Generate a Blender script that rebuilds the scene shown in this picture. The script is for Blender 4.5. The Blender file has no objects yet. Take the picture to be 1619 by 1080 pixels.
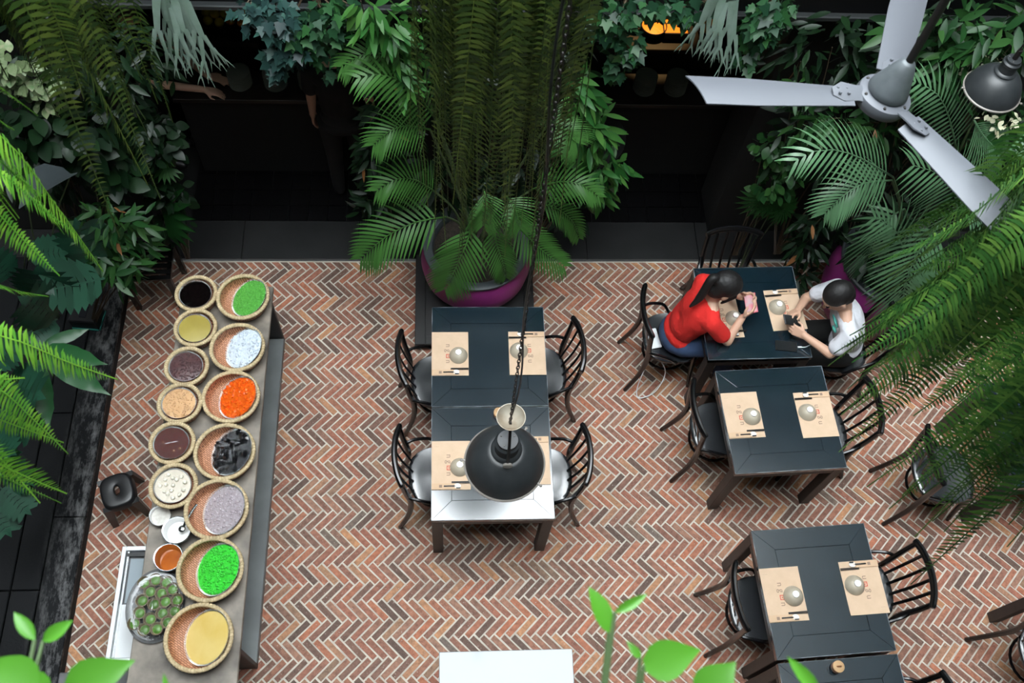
import bpy, bmesh, math, random
import numpy as np
from mathutils import Vector, Matrix, Euler, noise

# ------------------------------------------------------------------ camera, sky, exposure
S = bpy.context.scene
C = S.collection
FOCAL, PITCH, ROLL, YAW, EYE = 1527.84, 1.090255, 0.122056, 0.142223, Vector((0, 0, 6.4885))
_f = Vector((math.sin(YAW)*math.cos(PITCH), math.cos(YAW)*math.cos(PITCH), -math.sin(PITCH)))
_r0 = _f.cross(Vector((0, 0, 1))).normalized()
_u0 = _r0.cross(_f)
_r = math.cos(ROLL)*_r0 + math.sin(ROLL)*_u0
_u = -math.sin(ROLL)*_r0 + math.cos(ROLL)*_u0
cd = bpy.data.cameras.new('camera')
cam = bpy.data.objects.new('camera', cd)
C.objects.link(cam)
cd.sensor_width = 36.0
cd.lens = FOCAL/1619*36.0
cd.clip_start, cd.clip_end = 0.05, 200
cam.matrix_world = Matrix(((_r.x, _u.x, -_f.x, EYE.x), (_r.y, _u.y, -_f.y, EYE.y), (_r.z, _u.z, -_f.z, EYE.z), (0, 0, 0, 1)))
cd.dof.use_dof = True
cd.dof.focus_distance = 5.9
cd.dof.aperture_fstop = 5.6
S.camera = cam

world = bpy.data.worlds.new('overcast_sky')
S.world = world
world.use_nodes = True
wn, wl = world.node_tree.nodes, world.node_tree.links
wn.clear()
w_out = wn.new('ShaderNodeOutputWorld')
w_bg = wn.new('ShaderNodeBackground')
w_bg.inputs['Color'].default_value = (0.90, 0.965, 1.0, 1)
w_bg.inputs['Strength'].default_value = 8.5
wl.new(w_bg.outputs[0], w_out.inputs[0])
S.view_settings.view_transform = 'Standard'
S.view_settings.look = 'None'
S.view_settings.gamma = 1.0
S.view_settings.use_curve_mapping = False
S.view_settings.exposure = 0.95

rnd = random.Random(7)
PI = math.pi
V = Vector
def U(a, b): return rnd.uniform(a, b)
def ray(px, py): return _f + _r*((px - 809.5)/FOCAL) - _u*((py - 540)/FOCAL)
def pz(px, py, z):                 # the place at height z that stands at this spot of the photograph
    d = ray(px, py); return EYE + d*((z - EYE.z)/d.z)
def pd(px, py, y):                 # the same, on the upright plane at distance y across the court
    d = ray(px, py); return EYE + d*(y/d.y)
def pk(px, py, k):                 # the same, at distance k along the line of sight
    return EYE + ray(px, py)*k

# ------------------------------------------------------------------ materials
MATS = {}
def pbr(name, col, rough=0.5, metal=0.0, ior=1.5, col2=None, nscale=8.0, npos=(0.35, 0.65), bump=0.0, bscale=30.0, var=0.0,
        translucent=0.0, coat=0.0, emit=None, alpha=None, stretch=(1, 1, 1), hue=0.0, detail=4):
    if name in MATS: return MATS[name]
    m = bpy.data.materials.new(name)
    MATS[name] = m
    m.use_nodes = True
    n, l = m.node_tree.nodes, m.node_tree.links
    p = n['Principled BSDF']
    out = n['Material Output']
    p.inputs['Base Color'].default_value = (*col, 1)
    p.inputs['Roughness'].default_value = rough
    p.inputs['Metallic'].default_value = metal
    p.inputs['IOR'].default_value = ior
    p.inputs['Coat Weight'].default_value = coat
    p.inputs['Coat Roughness'].default_value = 0.15
    src = None
    tc = None
    if col2 is not None or bump:
        tc = n.new('ShaderNodeTexCoord')
        mp = n.new('ShaderNodeMapping')
        mp.inputs['Scale'].default_value = stretch
        l.new(tc.outputs['Object'], mp.inputs[0])
    if col2 is not None:
        t = n.new('ShaderNodeTexNoise')
        t.inputs['Scale'].default_value = nscale
        t.inputs['Detail'].default_value = detail
        l.new(mp.outputs[0], t.inputs['Vector'])
        r = n.new('ShaderNodeValToRGB')
        r.color_ramp.elements[0].position, r.color_ramp.elements[1].position = npos
        r.color_ramp.elements[0].color = (*col, 1)
        r.color_ramp.elements[1].color = (*col2, 1)
        l.new(t.outputs['Fac'], r.inputs[0])
        src = r.outputs[0]
    if var or hue:
        oi = n.new('ShaderNodeObjectInfo')
        ge = n.new('ShaderNodeNewGeometry')
        ad = n.new('ShaderNodeMath'); ad.operation = 'ADD'
        fr = n.new('ShaderNodeMath'); fr.operation = 'FRACT'
        l.new(oi.outputs['Random'], ad.inputs[0]); l.new(ge.outputs['Random Per Island'], ad.inputs[1])
        l.new(ad.outputs[0], fr.inputs[0])
        hs = n.new('ShaderNodeHueSaturation')
        mr = n.new('ShaderNodeMapRange')
        mr.inputs['To Min'].default_value, mr.inputs['To Max'].default_value = 1 - var, 1 + var
        l.new(fr.outputs[0], mr.inputs['Value']); l.new(mr.outputs[0], hs.inputs['Value'])
        mh = n.new('ShaderNodeMapRange')
        mh.inputs['To Min'].default_value, mh.inputs['To Max'].default_value = 0.5 + hue, 0.5 - hue
        l.new(fr.outputs[0], mh.inputs['Value']); l.new(mh.outputs[0], hs.inputs['Hue'])
        if src is None: hs.inputs['Color'].default_value = (*col, 1)
        else: l.new(src, hs.inputs['Color'])
        src = hs.outputs[0]
    if src is not None: l.new(src, p.inputs['Base Color'])
    if bump:
        b = n.new('ShaderNodeBump'); b.inputs['Strength'].default_value = min(1, bump); b.inputs['Distance'].default_value = 0.01 if bump < 1 else 0.022
        t2 = n.new('ShaderNodeTexNoise'); t2.inputs['Scale'].default_value = bscale; t2.inputs['Detail'].default_value = 4
        l.new(mp.outputs[0], t2.inputs['Vector']); l.new(t2.outputs['Fac'], b.inputs['Height']); l.new(b.outputs[0], p.inputs['Normal'])
    if emit: 
        p.inputs['Emission Color'].default_value = (*emit[0], 1); p.inputs['Emission Strength'].default_value = emit[1]
    if translucent:
        tr = n.new('ShaderNodeBsdfTranslucent'); mx = n.new('ShaderNodeMixShader'); mx.inputs[0].default_value = translucent
        if src is not None: l.new(src, tr.inputs['Color'])
        else: tr.inputs['Color'].default_value = (*col, 1)
        l.new(p.outputs[0], mx.inputs[1]); l.new(tr.outputs[0], mx.inputs[2]); l.new(mx.outputs[0], out.inputs[0])
    if alpha is not None:
        tp = n.new('ShaderNodeBsdfTransparent'); mx = n.new('ShaderNodeMixShader')
        fz = n.new('ShaderNodeFresnel'); fz.inputs['IOR'].default_value = 1.27 if bump else 1.5
        ma = n.new('ShaderNodeMath'); ma.operation = 'ADD'; ma.use_clamp = True; ma.inputs[1].default_value = alpha
        l.new(fz.outputs[0], ma.inputs[0])
        if bump: l.new(b.outputs[0], fz.inputs['Normal'])
        l.new(ma.outputs[0], mx.inputs[0])
        l.new(tp.outputs[0], mx.inputs[1]); l.new(p.outputs[0], mx.inputs[2]); l.new(mx.outputs[0], out.inputs[0])
    return m

def brick_material():
    m = bpy.data.materials.new('herringbone_brick')
    m.use_nodes = True
    n, l = m.node_tree.nodes, m.node_tree.links
    p = n['Principled BSDF']; p.inputs['Roughness'].default_value = 0.75
    oi = n.new('ShaderNodeObjectInfo'); ge = n.new('ShaderNodeNewGeometry')
    ad = n.new('ShaderNodeMath'); ad.operation = 'ADD'; fr = n.new('ShaderNodeMath'); fr.operation = 'FRACT'
    l.new(oi.outputs['Random'], ad.inputs[0]); l.new(ge.outputs['Random Per Island'], ad.inputs[1]); l.new(ad.outputs[0], fr.inputs[0])
    r = n.new('ShaderNodeValToRGB'); r.color_ramp.interpolation = 'LINEAR'
    cols = [(0, (.085, .052, .040)), (.16, (.150, .078, .055)), (.30, (.21, .085, .055)), (.46, (.265, .10, .062)), (.60, (.18, .095, .066)), (.74, (.33, .115, .06)), (.86, (.235, .125, .085)), (.94, (.38, .18, .085)), (1, (.11, .085, .07))]
    e = r.color_ramp.elements
    while len(e) < len(cols): e.new(0.5)
    for i, (a, c) in enumerate(cols): e[i].position = a; e[i].color = (*c, 1)
    l.new(fr.outputs[0], r.inputs[0])
    t = n.new('ShaderNodeTexNoise'); t.inputs['Scale'].default_value = 34; t.inputs['Detail'].default_value = 6; t.inputs['Roughness'].default_value = .7
    l.new(ge.outputs['Position'], t.inputs['Vector'])
    v = n.new('ShaderNodeMapRange'); v.inputs['From Min'].default_value = .3; v.inputs['From Max'].default_value = .7
    v.inputs['To Min'].default_value = .70; v.inputs['To Max'].default_value = 1.62
    l.new(t.outputs['Fac'], v.inputs['Value'])
    mu = n.new('ShaderNodeMixRGB'); mu.blend_type = 'MULTIPLY'; mu.inputs[0].default_value = 1
    l.new(r.outputs[0], mu.inputs[1]); l.new(v.outputs[0], mu.inputs[2])
    # lime specks
    t2 = n.new('ShaderNodeTexNoise'); t2.inputs['Scale'].default_value = 120; t2.inputs['Detail'].default_value = 3
    l.new(ge.outputs['Position'], t2.inputs['Vector'])
    r2 = n.new('ShaderNodeValToRGB'); r2.color_ramp.elements[0].position = .66; r2.color_ramp.elements[1].position = .74
    l.new(t2.outputs['Fac'], r2.inputs[0])
    mx = n.new('ShaderNodeMixRGB'); mx.inputs[2].default_value = (.5, .45, .4, 1)
    l.new(r2.outputs[0], mx.inputs[0]); l.new(mu.outputs[0], mx.inputs[1]); l.new(mx.outputs[0], p.inputs['Base Color'])
    b = n.new('ShaderNodeBump'); b.inputs['Strength'].default_value = .35; b.inputs['Distance'].default_value = .004
    l.new(t.outputs['Fac'], b.inputs['Height']); l.new(b.outputs[0], p.inputs['Normal'])
    return m

def ledge_material():
    m = pbr('weathered_black_boards', (.008, .0085, .0095), .5, ior=1.2, bump=.15, bscale=60)
    n, l = m.node_tree.nodes, m.node_tree.links
    p = n['Principled BSDF']
    ge = n.new('ShaderNodeNewGeometry'); sx = n.new('ShaderNodeSeparateXYZ'); l.new(ge.outputs['Position'], sx.inputs[0])
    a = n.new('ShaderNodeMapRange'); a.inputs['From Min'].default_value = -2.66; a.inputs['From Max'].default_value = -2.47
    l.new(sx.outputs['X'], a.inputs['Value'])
    mp = n.new('ShaderNodeMapping'); mp.inputs['Scale'].default_value = (3.0, 1, 1); l.new(ge.outputs['Position'], mp.inputs[0])
    t = n.new('ShaderNodeTexNoise'); t.inputs['Scale'].default_value = 7; t.inputs['Detail'].default_value = 9; t.inputs['Roughness'].default_value = .75
    l.new(mp.outputs[0], t.inputs['Vector'])
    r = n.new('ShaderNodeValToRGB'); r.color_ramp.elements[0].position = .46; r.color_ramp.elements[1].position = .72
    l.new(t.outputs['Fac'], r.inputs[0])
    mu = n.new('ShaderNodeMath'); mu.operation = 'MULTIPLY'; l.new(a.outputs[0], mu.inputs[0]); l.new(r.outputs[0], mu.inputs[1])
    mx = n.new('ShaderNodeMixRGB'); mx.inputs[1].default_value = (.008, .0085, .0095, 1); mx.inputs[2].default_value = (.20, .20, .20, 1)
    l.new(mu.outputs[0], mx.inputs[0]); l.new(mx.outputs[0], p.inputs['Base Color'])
    return m

M_BRICK = brick_material()
M_MORTAR = pbr('lime_mortar', (.60, .55, .47), .9, col2=(.44, .39, .33), nscale=9, bump=.3, bscale=120)
M_SLAB = pbr('dark_grey_slab', (.020, .0205, .021), .6, ior=1.3, col2=(.015, .0155, .016), nscale=3, bump=.1)
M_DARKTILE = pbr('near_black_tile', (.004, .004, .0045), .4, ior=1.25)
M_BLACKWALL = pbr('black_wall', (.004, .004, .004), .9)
M_WALL = pbr('dark_green_wall', (.012, .016, .013), .9, col2=(.007, .009, .008), nscale=3)
M_LEDGE = ledge_material()
M_GREY = pbr('grey_ledge_paint', (.13, .13, .14), .5, col2=(.08, .08, .082), nscale=10)
M_TOP = pbr('black_lacquer_top', (.0036, .0125, .0195), .155, ior=2.0, col2=(.009, .020, .028), nscale=5, npos=(.4, .75), detail=8)
M_LEG = pbr('dark_brown_table_wood', (.030, .024, .021), .5, ior=1.5, col2=(.022, .018, .016), nscale=12)
M_EDGE = pbr('worn_glint_table_edge', (.025, .032, .038), .4, col2=(.26, .29, .31), nscale=7, npos=(.42, .62))  # pale noise paints both the wear and the highlights along the edges
M_CHAIR = pbr('black_chair_lacquer', (.005, .005, .0055), .24, ior=1.5)
M_SEAT = pbr('black_chair_seat', (.010, .012, .015), .26, ior=2.0, col2=(.017, .020, .023), nscale=7)
M_KRAFT = pbr('kraft_paper', (.62, .45, .315), .85, col2=(.57, .41, .28), nscale=14)
M_KRAFT2 = pbr('kraft_sleeve', (.58, .40, .26), .85)
M_INK = pbr('brown_ink', (.27, .19, .14), .9)
M_INK_RED = pbr('red_ink', (.55, .045, .03), .9)
M_BOWL = pbr('grey_beige_ceramic', (.40, .35, .27), .4, ior=1.4)
M_BOWLFOOT = pbr('pale_ceramic', (.84, .82, .78), .4)
M_BLACKPL = pbr('black_plastic', (.010, .010, .011), .35)
M_STEEL = pbr('brushed_steel', (.62, .63, .64), .25, metal=1)
M_ALU = pbr('pale_aluminium', (.62, .64, .66), .35, metal=.6)
M_WHITE = pbr('white_enamel', (.75, .77, .78), .2)
M_COUNTER = pbr('stained_counter_stone', (.25, .215, .175), .5, col2=(.085, .072, .058), nscale=6, npos=(.38, .7), bump=.1, detail=9)
M_SHELF = pbr('grey_shelf', (.20, .215, .215), .4, col2=(.15, .16, .16), nscale=4)
M_CSIDE = pbr('dark_counter_panel', (.02, .02, .02), .5)
M_STRAW = pbr('straw_rim', (.62, .50, .31), .7, col2=(.40, .30, .16), nscale=60, bump=.5, bscale=90)
def weave_material():
    m = pbr('bamboo_weave', (.36, .16, .075), .55)
    n, l = m.node_tree.nodes, m.node_tree.links
    p = n['Principled BSDF']
    tc = n.new('ShaderNodeTexCoord'); mp = n.new('ShaderNodeMapping'); mp.inputs['Rotation'].default_value = (0, 0, .6); l.new(tc.outputs['Object'], mp.inputs[0])
    br = n.new('ShaderNodeTexBrick'); br.inputs['Scale'].default_value = 24; br.inputs['Mortar Size'].default_value = .035; br.offset = .5
    br.inputs['Color1'].default_value = (.62, .30, .17, 1); br.inputs['Color2'].default_value = (.44, .20, .105, 1); br.inputs['Mortar'].default_value = (.18, .07, .035, 1)
    l.new(mp.outputs[0], br.inputs['Vector']); l.new(br.outputs['Color'], p.inputs['Base Color'])
    b = n.new('ShaderNodeBump'); b.inputs['Strength'].default_value = .4; b.inputs['Distance'].default_value = .004; b.invert = True
    l.new(br.outputs['Fac'], b.inputs['Height']); l.new(b.outputs[0], p.inputs['Normal'])
    return m
M_WEAVE = weave_material()
M_GLASS = pbr('clear_bowl_glass', (.85, .88, .86), .05, alpha=.10)
M_FILM = pbr('cling_film', (.9, .92, .94), .05, alpha=.01, bump=.30, bscale=9)
M_PURPLE = pbr('purple_glaze', (.30, .030, .20), .55, col2=(.23, .022, .155), nscale=5)
M_POTRIM = pbr('dark_pot_rim', (.045, .055, .06), .5)
M_SOIL = pbr('soil', (.03, .022, .016), 1.0, col2=(.012, .009, .007), nscale=30, bump=.8, bscale=50)
M_LAMP = pbr('charcoal_lamp_enamel', (.018, .021, .023), .42, ior=1.5, col2=(.026, .029, .031), nscale=20)
M_LAMPRIM = pbr('pale_lamp_rim', (.22, .20, .18), .5, metal=.1)  # the rim's highlight is put into this paler colour
M_LAMPDISH = pbr('rusty_pale_dish', (.36, .33, .27), .5, col2=(.20, .15, .10), nscale=9, metal=.2)
M_IRON = pbr('dark_iron', (.02, .017, .016), .5, metal=.5)
M_FAN = pbr('silver_fan_blade', (.088, .094, .108), .5, metal=.1)
M_FANHUB = pbr('grey_fan_motor', (.11, .125, .135), .45, metal=.3, col2=(.07, .08, .085), nscale=15)
M_SKIN = pbr('skin', (.55, .33, .23), .5)
M_HAIR = pbr('black_hair', (.006, .005, .005), .6, bump=.5, bscale=40, stretch=(1, 1, .2))
M_RED = pbr('red_cotton', (.60, .016, .012), .9, bump=1.0, bscale=13)
M_JEANS = pbr('blue_denim', (.022, .045, .10), .85, col2=(.035, .065, .14), nscale=20)
M_WHITECOT = pbr('white_cotton', (.60, .605, .645), .9, bump=1.0, bscale=13)
M_DARKCLOTH = pbr('black_cloth', (.0025, .0025, .0025), .9)
M_TEAL = pbr('teal_print', (.10, .42, .36), .9)
M_EYE = pbr('dark_eye', (.01, .01, .01), .2)
M_LIP = pbr('lip', (.45, .16, .13), .5)
M_WOODW = pbr('wooden_counter', (.010, .006, .004), .5, col2=(.007, .0045, .003), nscale=6, stretch=(1, 8, 8))
M_CLAY = pbr('brown_clay', (.30, .13, .055), .5, col2=(.20, .08, .035), nscale=20)
M_STRAWLID = pbr('tan_lid', (.48, .30, .15), .7, bump=.4)
LEAF = dict(rough=.42, translucent=.22, ior=1.36)
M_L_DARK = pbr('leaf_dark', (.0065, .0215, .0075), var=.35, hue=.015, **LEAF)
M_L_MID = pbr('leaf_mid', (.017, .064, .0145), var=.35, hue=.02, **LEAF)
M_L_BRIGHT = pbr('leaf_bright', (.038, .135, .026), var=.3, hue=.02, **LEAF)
M_L_IVY = pbr('leaf_ivy', (.018, .066, .026), var=.45, hue=.03, **LEAF)
M_L_IVYBLUE = pbr('leaf_ivy_blue', (.024, .064, .056), var=.6, hue=.03, **LEAF)
M_L_PALE = pbr('leaf_variegated', (.25, .27, .16), col2=(.10, .20, .07), nscale=30, var=.2, **LEAF)
M_L_PALM = pbr('palm_leaf', (.044, .130, .026), rough=.45, ior=1.33, translucent=.15, var=.15)
M_L_PALMR = pbr('palm_leaf_grey', (.088, .19, .092), rough=.36, translucent=.15, var=.15)
M_L_FERN = pbr('fern_leaf', (.050, .092, .015), rough=.5, translucent=.28, var=.65, hue=.035)
M_L_FERNB = pbr('fern_leaf_bright', (.125, .33, .030), rough=.5, translucent=.32, var=.25, hue=.02)
M_L_FERNR = pbr('fern_leaf_green', (.050, .140, .022), rough=.5, translucent=.3, var=.5, hue=.03)
M_L_STAG = pbr('staghorn_leaf', (.19, .26, .22), rough=.6, translucent=.15, var=.1, col2=(.13, .20, .15), nscale=10)
M_L_PHIL = pbr('philodendron_leaf', (.013, .052, .030), rough=.3, var=.3, translucent=.1)
M_L_NEST = pbr('nest_fern_leaf', (.014, .075, .022), rough=.42, var=.2, translucent=.15)
M_L_SEED = pbr('seedling_leaf', (.060, .215, .016), rough=.35, translucent=.35, var=.15)
M_L_EAR = pbr('slate_leaf', (.026, .033, .036), rough=.45, translucent=.05)
M_STEM = pbr('green_stem', (.05, .085, .03), .6)
M_STEMB = pbr('brown_stem', (.06, .04, .02), .7)

# ------------------------------------------------------------------ mesh helpers
def _hull_template():
    bm = bmesh.new(); keys = []
    for ax in range(3):
        for s in (-1, 1):
            for a in (-1, 1):
                for b in (-1, 1):
                    k = [0, 0, 0]; k[ax] = (s, 0); o = [i for i in range(3) if i != ax]
                    k[o[0]] = (a, 1); k[o[1]] = (b, 1); keys.append(tuple(k))
    vs = [bm.verts.new([q[0]*(1 - .2*q[1]) for q in k]) for k in keys]
    bm.verts.index_update()
    bmesh.ops.convex_hull(bm, input=vs)
    bmesh.ops.dissolve_limit(bm, angle_limit=.01, verts=bm.verts, edges=bm.edges)
    bm.verts.index_update()
    faces = [[v.index for v in f.verts] for f in bm.faces]
    bm.free()
    return keys, faces
HK, HF = _hull_template()

class MB:
    def __init__(self): self.v, self.f = [], []
    def add(self, vs, fs):
        n = len(self.v); self.v.extend(vs); self.f.extend([tuple(i + n for i in f) for f in fs]); return self
    def box(self, c, s, rot=None, bev=0.0):
        c = V(c); h = V(s)/2
        if bev:
            vs = [V([q[0]*(h[i] - bev*q[1]) for i, q in enumerate(k)]) for k in HK]; fs = HF
        else:
            vs = [V((x*h.x, y*h.y, z*h.z)) for x in (-1, 1) for y in (-1, 1) for z in (-1, 1)]
            fs = [(0, 1, 3, 2), (4, 6, 7, 5), (0, 4, 5, 1), (2, 3, 7, 6), (0, 2, 6, 4), (1, 5, 7, 3)]
        if rot is not None: vs = [rot @ v for v in vs]
        return self.add([v + c for v in vs], fs)
    def tube(self, pts, rad, n=8, sub=0, cap=True, flat=None, hint=None):
        pts = [V(p) for p in pts]
        if not hasattr(rad, '__len__'): rad = [rad]*len(pts)
        if sub:
            pp, rr = spline(pts, sub, rad); pts, rad = pp, rr
        T = [(pts[min(i+1, len(pts)-1)] - pts[max(i-1, 0)]).normalized() for i in range(len(pts))]
        up = V(hint) if hint else (V((0, 0, 1)) if abs(T[0].z) < .9 else V((0, 1, 0)))
        a = (up - T[0]*up.dot(T[0])).normalized()
        vs, fs = [], []
        for i, p in enumerate(pts):
            h = up if hint else a
            a = (h - T[i]*h.dot(T[i]))
            a = a.normalized() if a.length > 1e-6 else T[i].orthogonal().normalized()
            b = T[i].cross(a)
            fa, fb = flat if flat else (1, 1)
            for j in range(n):
                t = 2*PI*(j + .5)/n
                ca, sa = math.cos(t), math.sin(t)
                if flat and n == 4: ca, sa = math.copysign(1, ca), math.copysign(1, sa)
                vs.append(p + (a*ca*fa + b*sa*fb)*rad[i])
        for i in range(len(pts) - 1):
            for j in range(n):
                k = (j + 1) % n
                fs.append((i*n + j, i*n + k, (i+1)*n + k, (i+1)*n + j))
        if cap:
            fs.append(tuple(range(n))[::-1]); m = (len(pts)-1)*n; fs.append(tuple(range(m, m + n)))
        return self.add(vs, fs)
    def lathe(self, prof, n=24, c=(0, 0, 0), rot=None, sx=1, sy=1, caps=True):
        c = V(c); vs, fs = [], []
        for r, z in prof:
            for j in range(n):
                t = 2*PI*j/n
                p = V((r*math.cos(t)*sx, r*math.sin(t)*sy, z))
                vs.append((rot @ p if rot is not None else p) + c)
        for i in range(len(prof) - 1):
            for j in range(n):
                k = (j + 1) % n
                fs.append((i*n + j, i*n + k, (i+1)*n + k, (i+1)*n + j))
        if caps and prof[0][0] > 0: fs.append(tuple(range(n))[::-1])
        if caps and prof[-1][0] > 0: m = (len(prof)-1)*n; fs.append(tuple(range(m, m + n)))
        return self.add(vs, fs)
    def ball(self, c, r, rot=None, nu=10, nv=7):
        c = V(c); r = V(r) if hasattr(r, '__len__') else V((r, r, r))
        vs, fs = [], []
        vs.append(V((0, 0, r.z)))
        for i in range(1, nv):
            a = PI*i/nv
            for j in range(nu):
                t = 2*PI*j/nu
                vs.append(V((r.x*math.sin(a)*math.cos(t), r.y*math.sin(a)*math.sin(t), r.z*math.cos(a))))
        vs.append(V((0, 0, -r.z)))
        L = len(vs) - 1
        for j in range(nu):
            k = (j + 1) % nu
            fs.append((0, 1 + j, 1 + k))
            for i in range(nv - 2): fs.append((1 + i*nu + j, 1 + (i+1)*nu + j, 1 + (i+1)*nu + k, 1 + i*nu + k))
            fs.append((1 + (nv-2)*nu + j, L, 1 + (nv-2)*nu + k))
        if rot is not None: vs = [rot @ v for v in vs]
        return self.add([v + c for v in vs], fs)
    def cap(self, p, q, r0, r1=None, n=10):          # a limb: two balls and the cone between them
        p, q = V(p), V(q); r1 = r0 if r1 is None else r1
        self.ball(p, r0, nu=n); self.ball(q, r1, nu=n)
        return self.tube([p, q], [r0, r1], n)
    def mesh(self, name, mat=None, smooth=True, sharp=40):
        me = bpy.data.meshes.new(name)
        me.from_pydata([tuple(v) for v in self.v], [], self.f)
        if smooth:
            me.polygons.foreach_set('use_smooth', [True]*len(me.polygons))
            if sharp: me.set_sharp_from_angle(angle=math.radians(sharp))
        if mat: me.materials.append(mat)
        me.update()
        return me
    def build(self, name, mat, parent=None, smooth=True, sharp=40, world=False):
        if world and parent is not None:
            pm_, q = parent.matrix_basis.copy(), parent.parent
            while q is not None: pm_ = q.matrix_basis @ pm_; q = q.parent
            inv = pm_.inverted()
            self.v = [inv @ V(v) for v in self.v]
        return obj(name, self.mesh(name, mat, smooth, sharp), parent)

KID = {}
def obj(name, data, parent=None):
    o = bpy.data.objects.new(name, data); C.objects.link(o)
    if parent is not None:
        o.parent = parent; KID.setdefault(parent.name, []).append(o)
    return o
def thing(name, label, cat, loc=(0, 0, 0), rz=0.0, group=None):
    o = obj(name, None); o.location = loc; o.rotation_euler = (0, 0, rz)
    o.empty_display_size = .1
    return tag(o, label, cat, group)
def tag(o, label=None, cat=None, group=None, kind=None):
    for k, v in (('label', label), ('category', cat), ('group', group), ('kind', kind)):
        if v: o[k] = v
    return o
def struct(o): o['kind'] = 'structure'; return o
def dup(root, loc, rz, label=None, group=None):      # a copy of a thing, its parts and their sub-parts
    def rec(o, par):
        c = o.copy(); C.objects.link(c)
        if par is not None:
            c.parent = par; KID.setdefault(par.name, []).append(c)
        for k in list(KID.get(o.name, [])): rec(k, c)
        return c
    r = rec(root, None)
    r.location = loc; r.rotation_euler = (0, 0, rz)
    if label: r['label'] = label
    if group: r['group'] = group
    return r
def spline(pts, sub, rad=None):
    pts = [V(p) for p in pts]; out, rr = [], []
    n = len(pts)
    for i in range(n - 1):
        p0, p1, p2, p3 = pts[max(i-1, 0)], pts[i], pts[i+1], pts[min(i+2, n-1)]
        for k in range(sub):
            t = k/sub
            out.append(.5*((2*p1) + (p2 - p0)*t + (2*p0 - 5*p1 + 4*p2 - p3)*t*t + (3*p1 - p0 - 3*p2 + p3)*t**3))
            if rad: rr.append(rad[i]*(1 - t) + rad[i+1]*t)
    out.append(pts[-1])
    if rad: rr.append(rad[-1])
    return out, rr
def rotz(a): return Matrix.Rotation(a, 3, 'Z')
def solid(name, c, s, mat, parent=None, bev=0.0): return MB().box(c, s, bev=bev).build(name, mat, parent, smooth=bool(bev), sharp=30)


# ------------------------------------------------------------------ the court: floor, ledge, gallery, walls
YT = 4.06                                        # where the bricks meet the gallery's slab
floor = struct(solid('floor', (.55, 1.93, -.024), (8.6, 4.26, .05), M_MORTAR))
BW, BL = 0.0475, 0.1725                          # brick pitch across and along
RATIO = BL/BW
def clip_poly(poly, x0, x1, y0, y1):
    for ax, lim, sg in ((0, x0, 1), (0, x1, -1), (1, y0, 1), (1, y1, -1)):
        out = []
        for i in range(len(poly)):
            a, b = poly[i-1], poly[i]
            da, db = sg*(a[ax] - lim), sg*(b[ax] - lim)
            if (da >= 0) != (db >= 0):
                t = da/(da - db); out.append((a[0] + (b[0]-a[0])*t, a[1] + (b[1]-a[1])*t))
            if db >= 0: out.append(b)
        poly = out
        if len(poly) < 3: return []
    return poly
def prism(mb, poly, z0, z1, inset=.003):
    n = len(poly); cx = sum(p[0] for p in poly)/n; cy = sum(p[1] for p in poly)/n
    ins = []
    for p in poly:
        d = math.hypot(p[0]-cx, p[1]-cy) or 1
        k = max(0, 1 - inset*1.6/d); ins.append((cx + (p[0]-cx)*k, cy + (p[1]-cy)*k))
    vs = [V((p[0], p[1], z0)) for p in poly] + [V((p[0], p[1], z1 - inset*.7)) for p in poly] + [V((p[0], p[1], z1)) for p in ins]
    fs = [tuple(range(2*n, 3*n))]
    for i in range(n):
        k = (i+1) % n
        fs += [(i, k, n+k, n+i), (n+i, n+k, 2*n+k, 2*n+i)]
    mb.add(vs, fs)
bricks = []
c45 = math.sqrt(.5)
gap = .0090
for m in range(-2, 42):
    for k in range(-30, 140):
        for kind in (0, 1):
            ox, oy = k - m*RATIO, k + m*RATIO
            if kind == 0: u0, v0, w, h = ox, oy, RATIO, 1
            else: u0, v0, w, h = ox, oy + 1, 1, RATIO
            cu, cv = (u0 + w/2)*BW, (v0 + h/2)*BW
            X, Y = (cu + cv)*c45 - 2.9, (cv - cu)*c45 - .30
            if X < -2.52 or X > 4.72 or Y < -.2 or Y > YT + .12: continue
            a = U(-.012, .012)
            hl, hw = (BL - gap)/2 - U(0, .002), (BW - gap)/2 - U(0, .0016)
            if kind == 1: hl, hw = hw, hl
            poly = []
            for sx, sy in ((-1, -1), (1, -1), (1, 1), (-1, 1)):
                du, dv = sx*hl + U(-.0012, .0012), sy*hw + U(-.0012, .0012)
                poly.append((X + (du + dv)*c45, Y + (dv - du)*c45))
            bricks.append((X, Y, kind, poly, U(-.003, .002)))
def near_rank(b):                                # the 300 that show largest: the open brick field below the tables
    return (V((b[0], b[1], 0)) - EYE).length + (0 if -1.0 < b[0] < 1.55 and .72 < b[1] < 2.9 else 10)
bricks.sort(key=near_rank)
bvar = []
for kind in (0, 1):
    for q in range(6):
        mb = MB(); hl, hw = (BL - gap)/2 - .001, (BW - gap)/2 - .0008
        if kind: hl, hw = hw, hl
        poly = []
        for sx, sy in ((-1, -1), (1, -1), (1, 1), (-1, 1)):
            du, dv = sx*hl + U(-.0015, .0015), sy*hw + U(-.0015, .0015)
            poly.append(((du + dv)*c45, (dv - du)*c45))
        prism(mb, poly, -.012, .006); bvar.append(mb.mesh('brick', M_BRICK, False))
rest = MB()
nb = 0
for X, Y, kind, poly, dz in bricks:
    if nb < 290 and near_rank((X, Y)) < 10 :
        o = obj('brick', bvar[kind*6 + rnd.randrange(6)], floor); o.location = (X, Y, dz); o.rotation_euler = (U(-.006, .006), U(-.006, .006), U(-.012, .012)); nb += 1
        continue
    p = clip_poly(poly, -2.42, 4.7, -.15, YT - .012)
    if p: prism(rest, p, -.012, .006 + dz)
tag(rest.build('brick_paving', M_BRICK, floor, smooth=False), kind='stuff')

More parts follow.
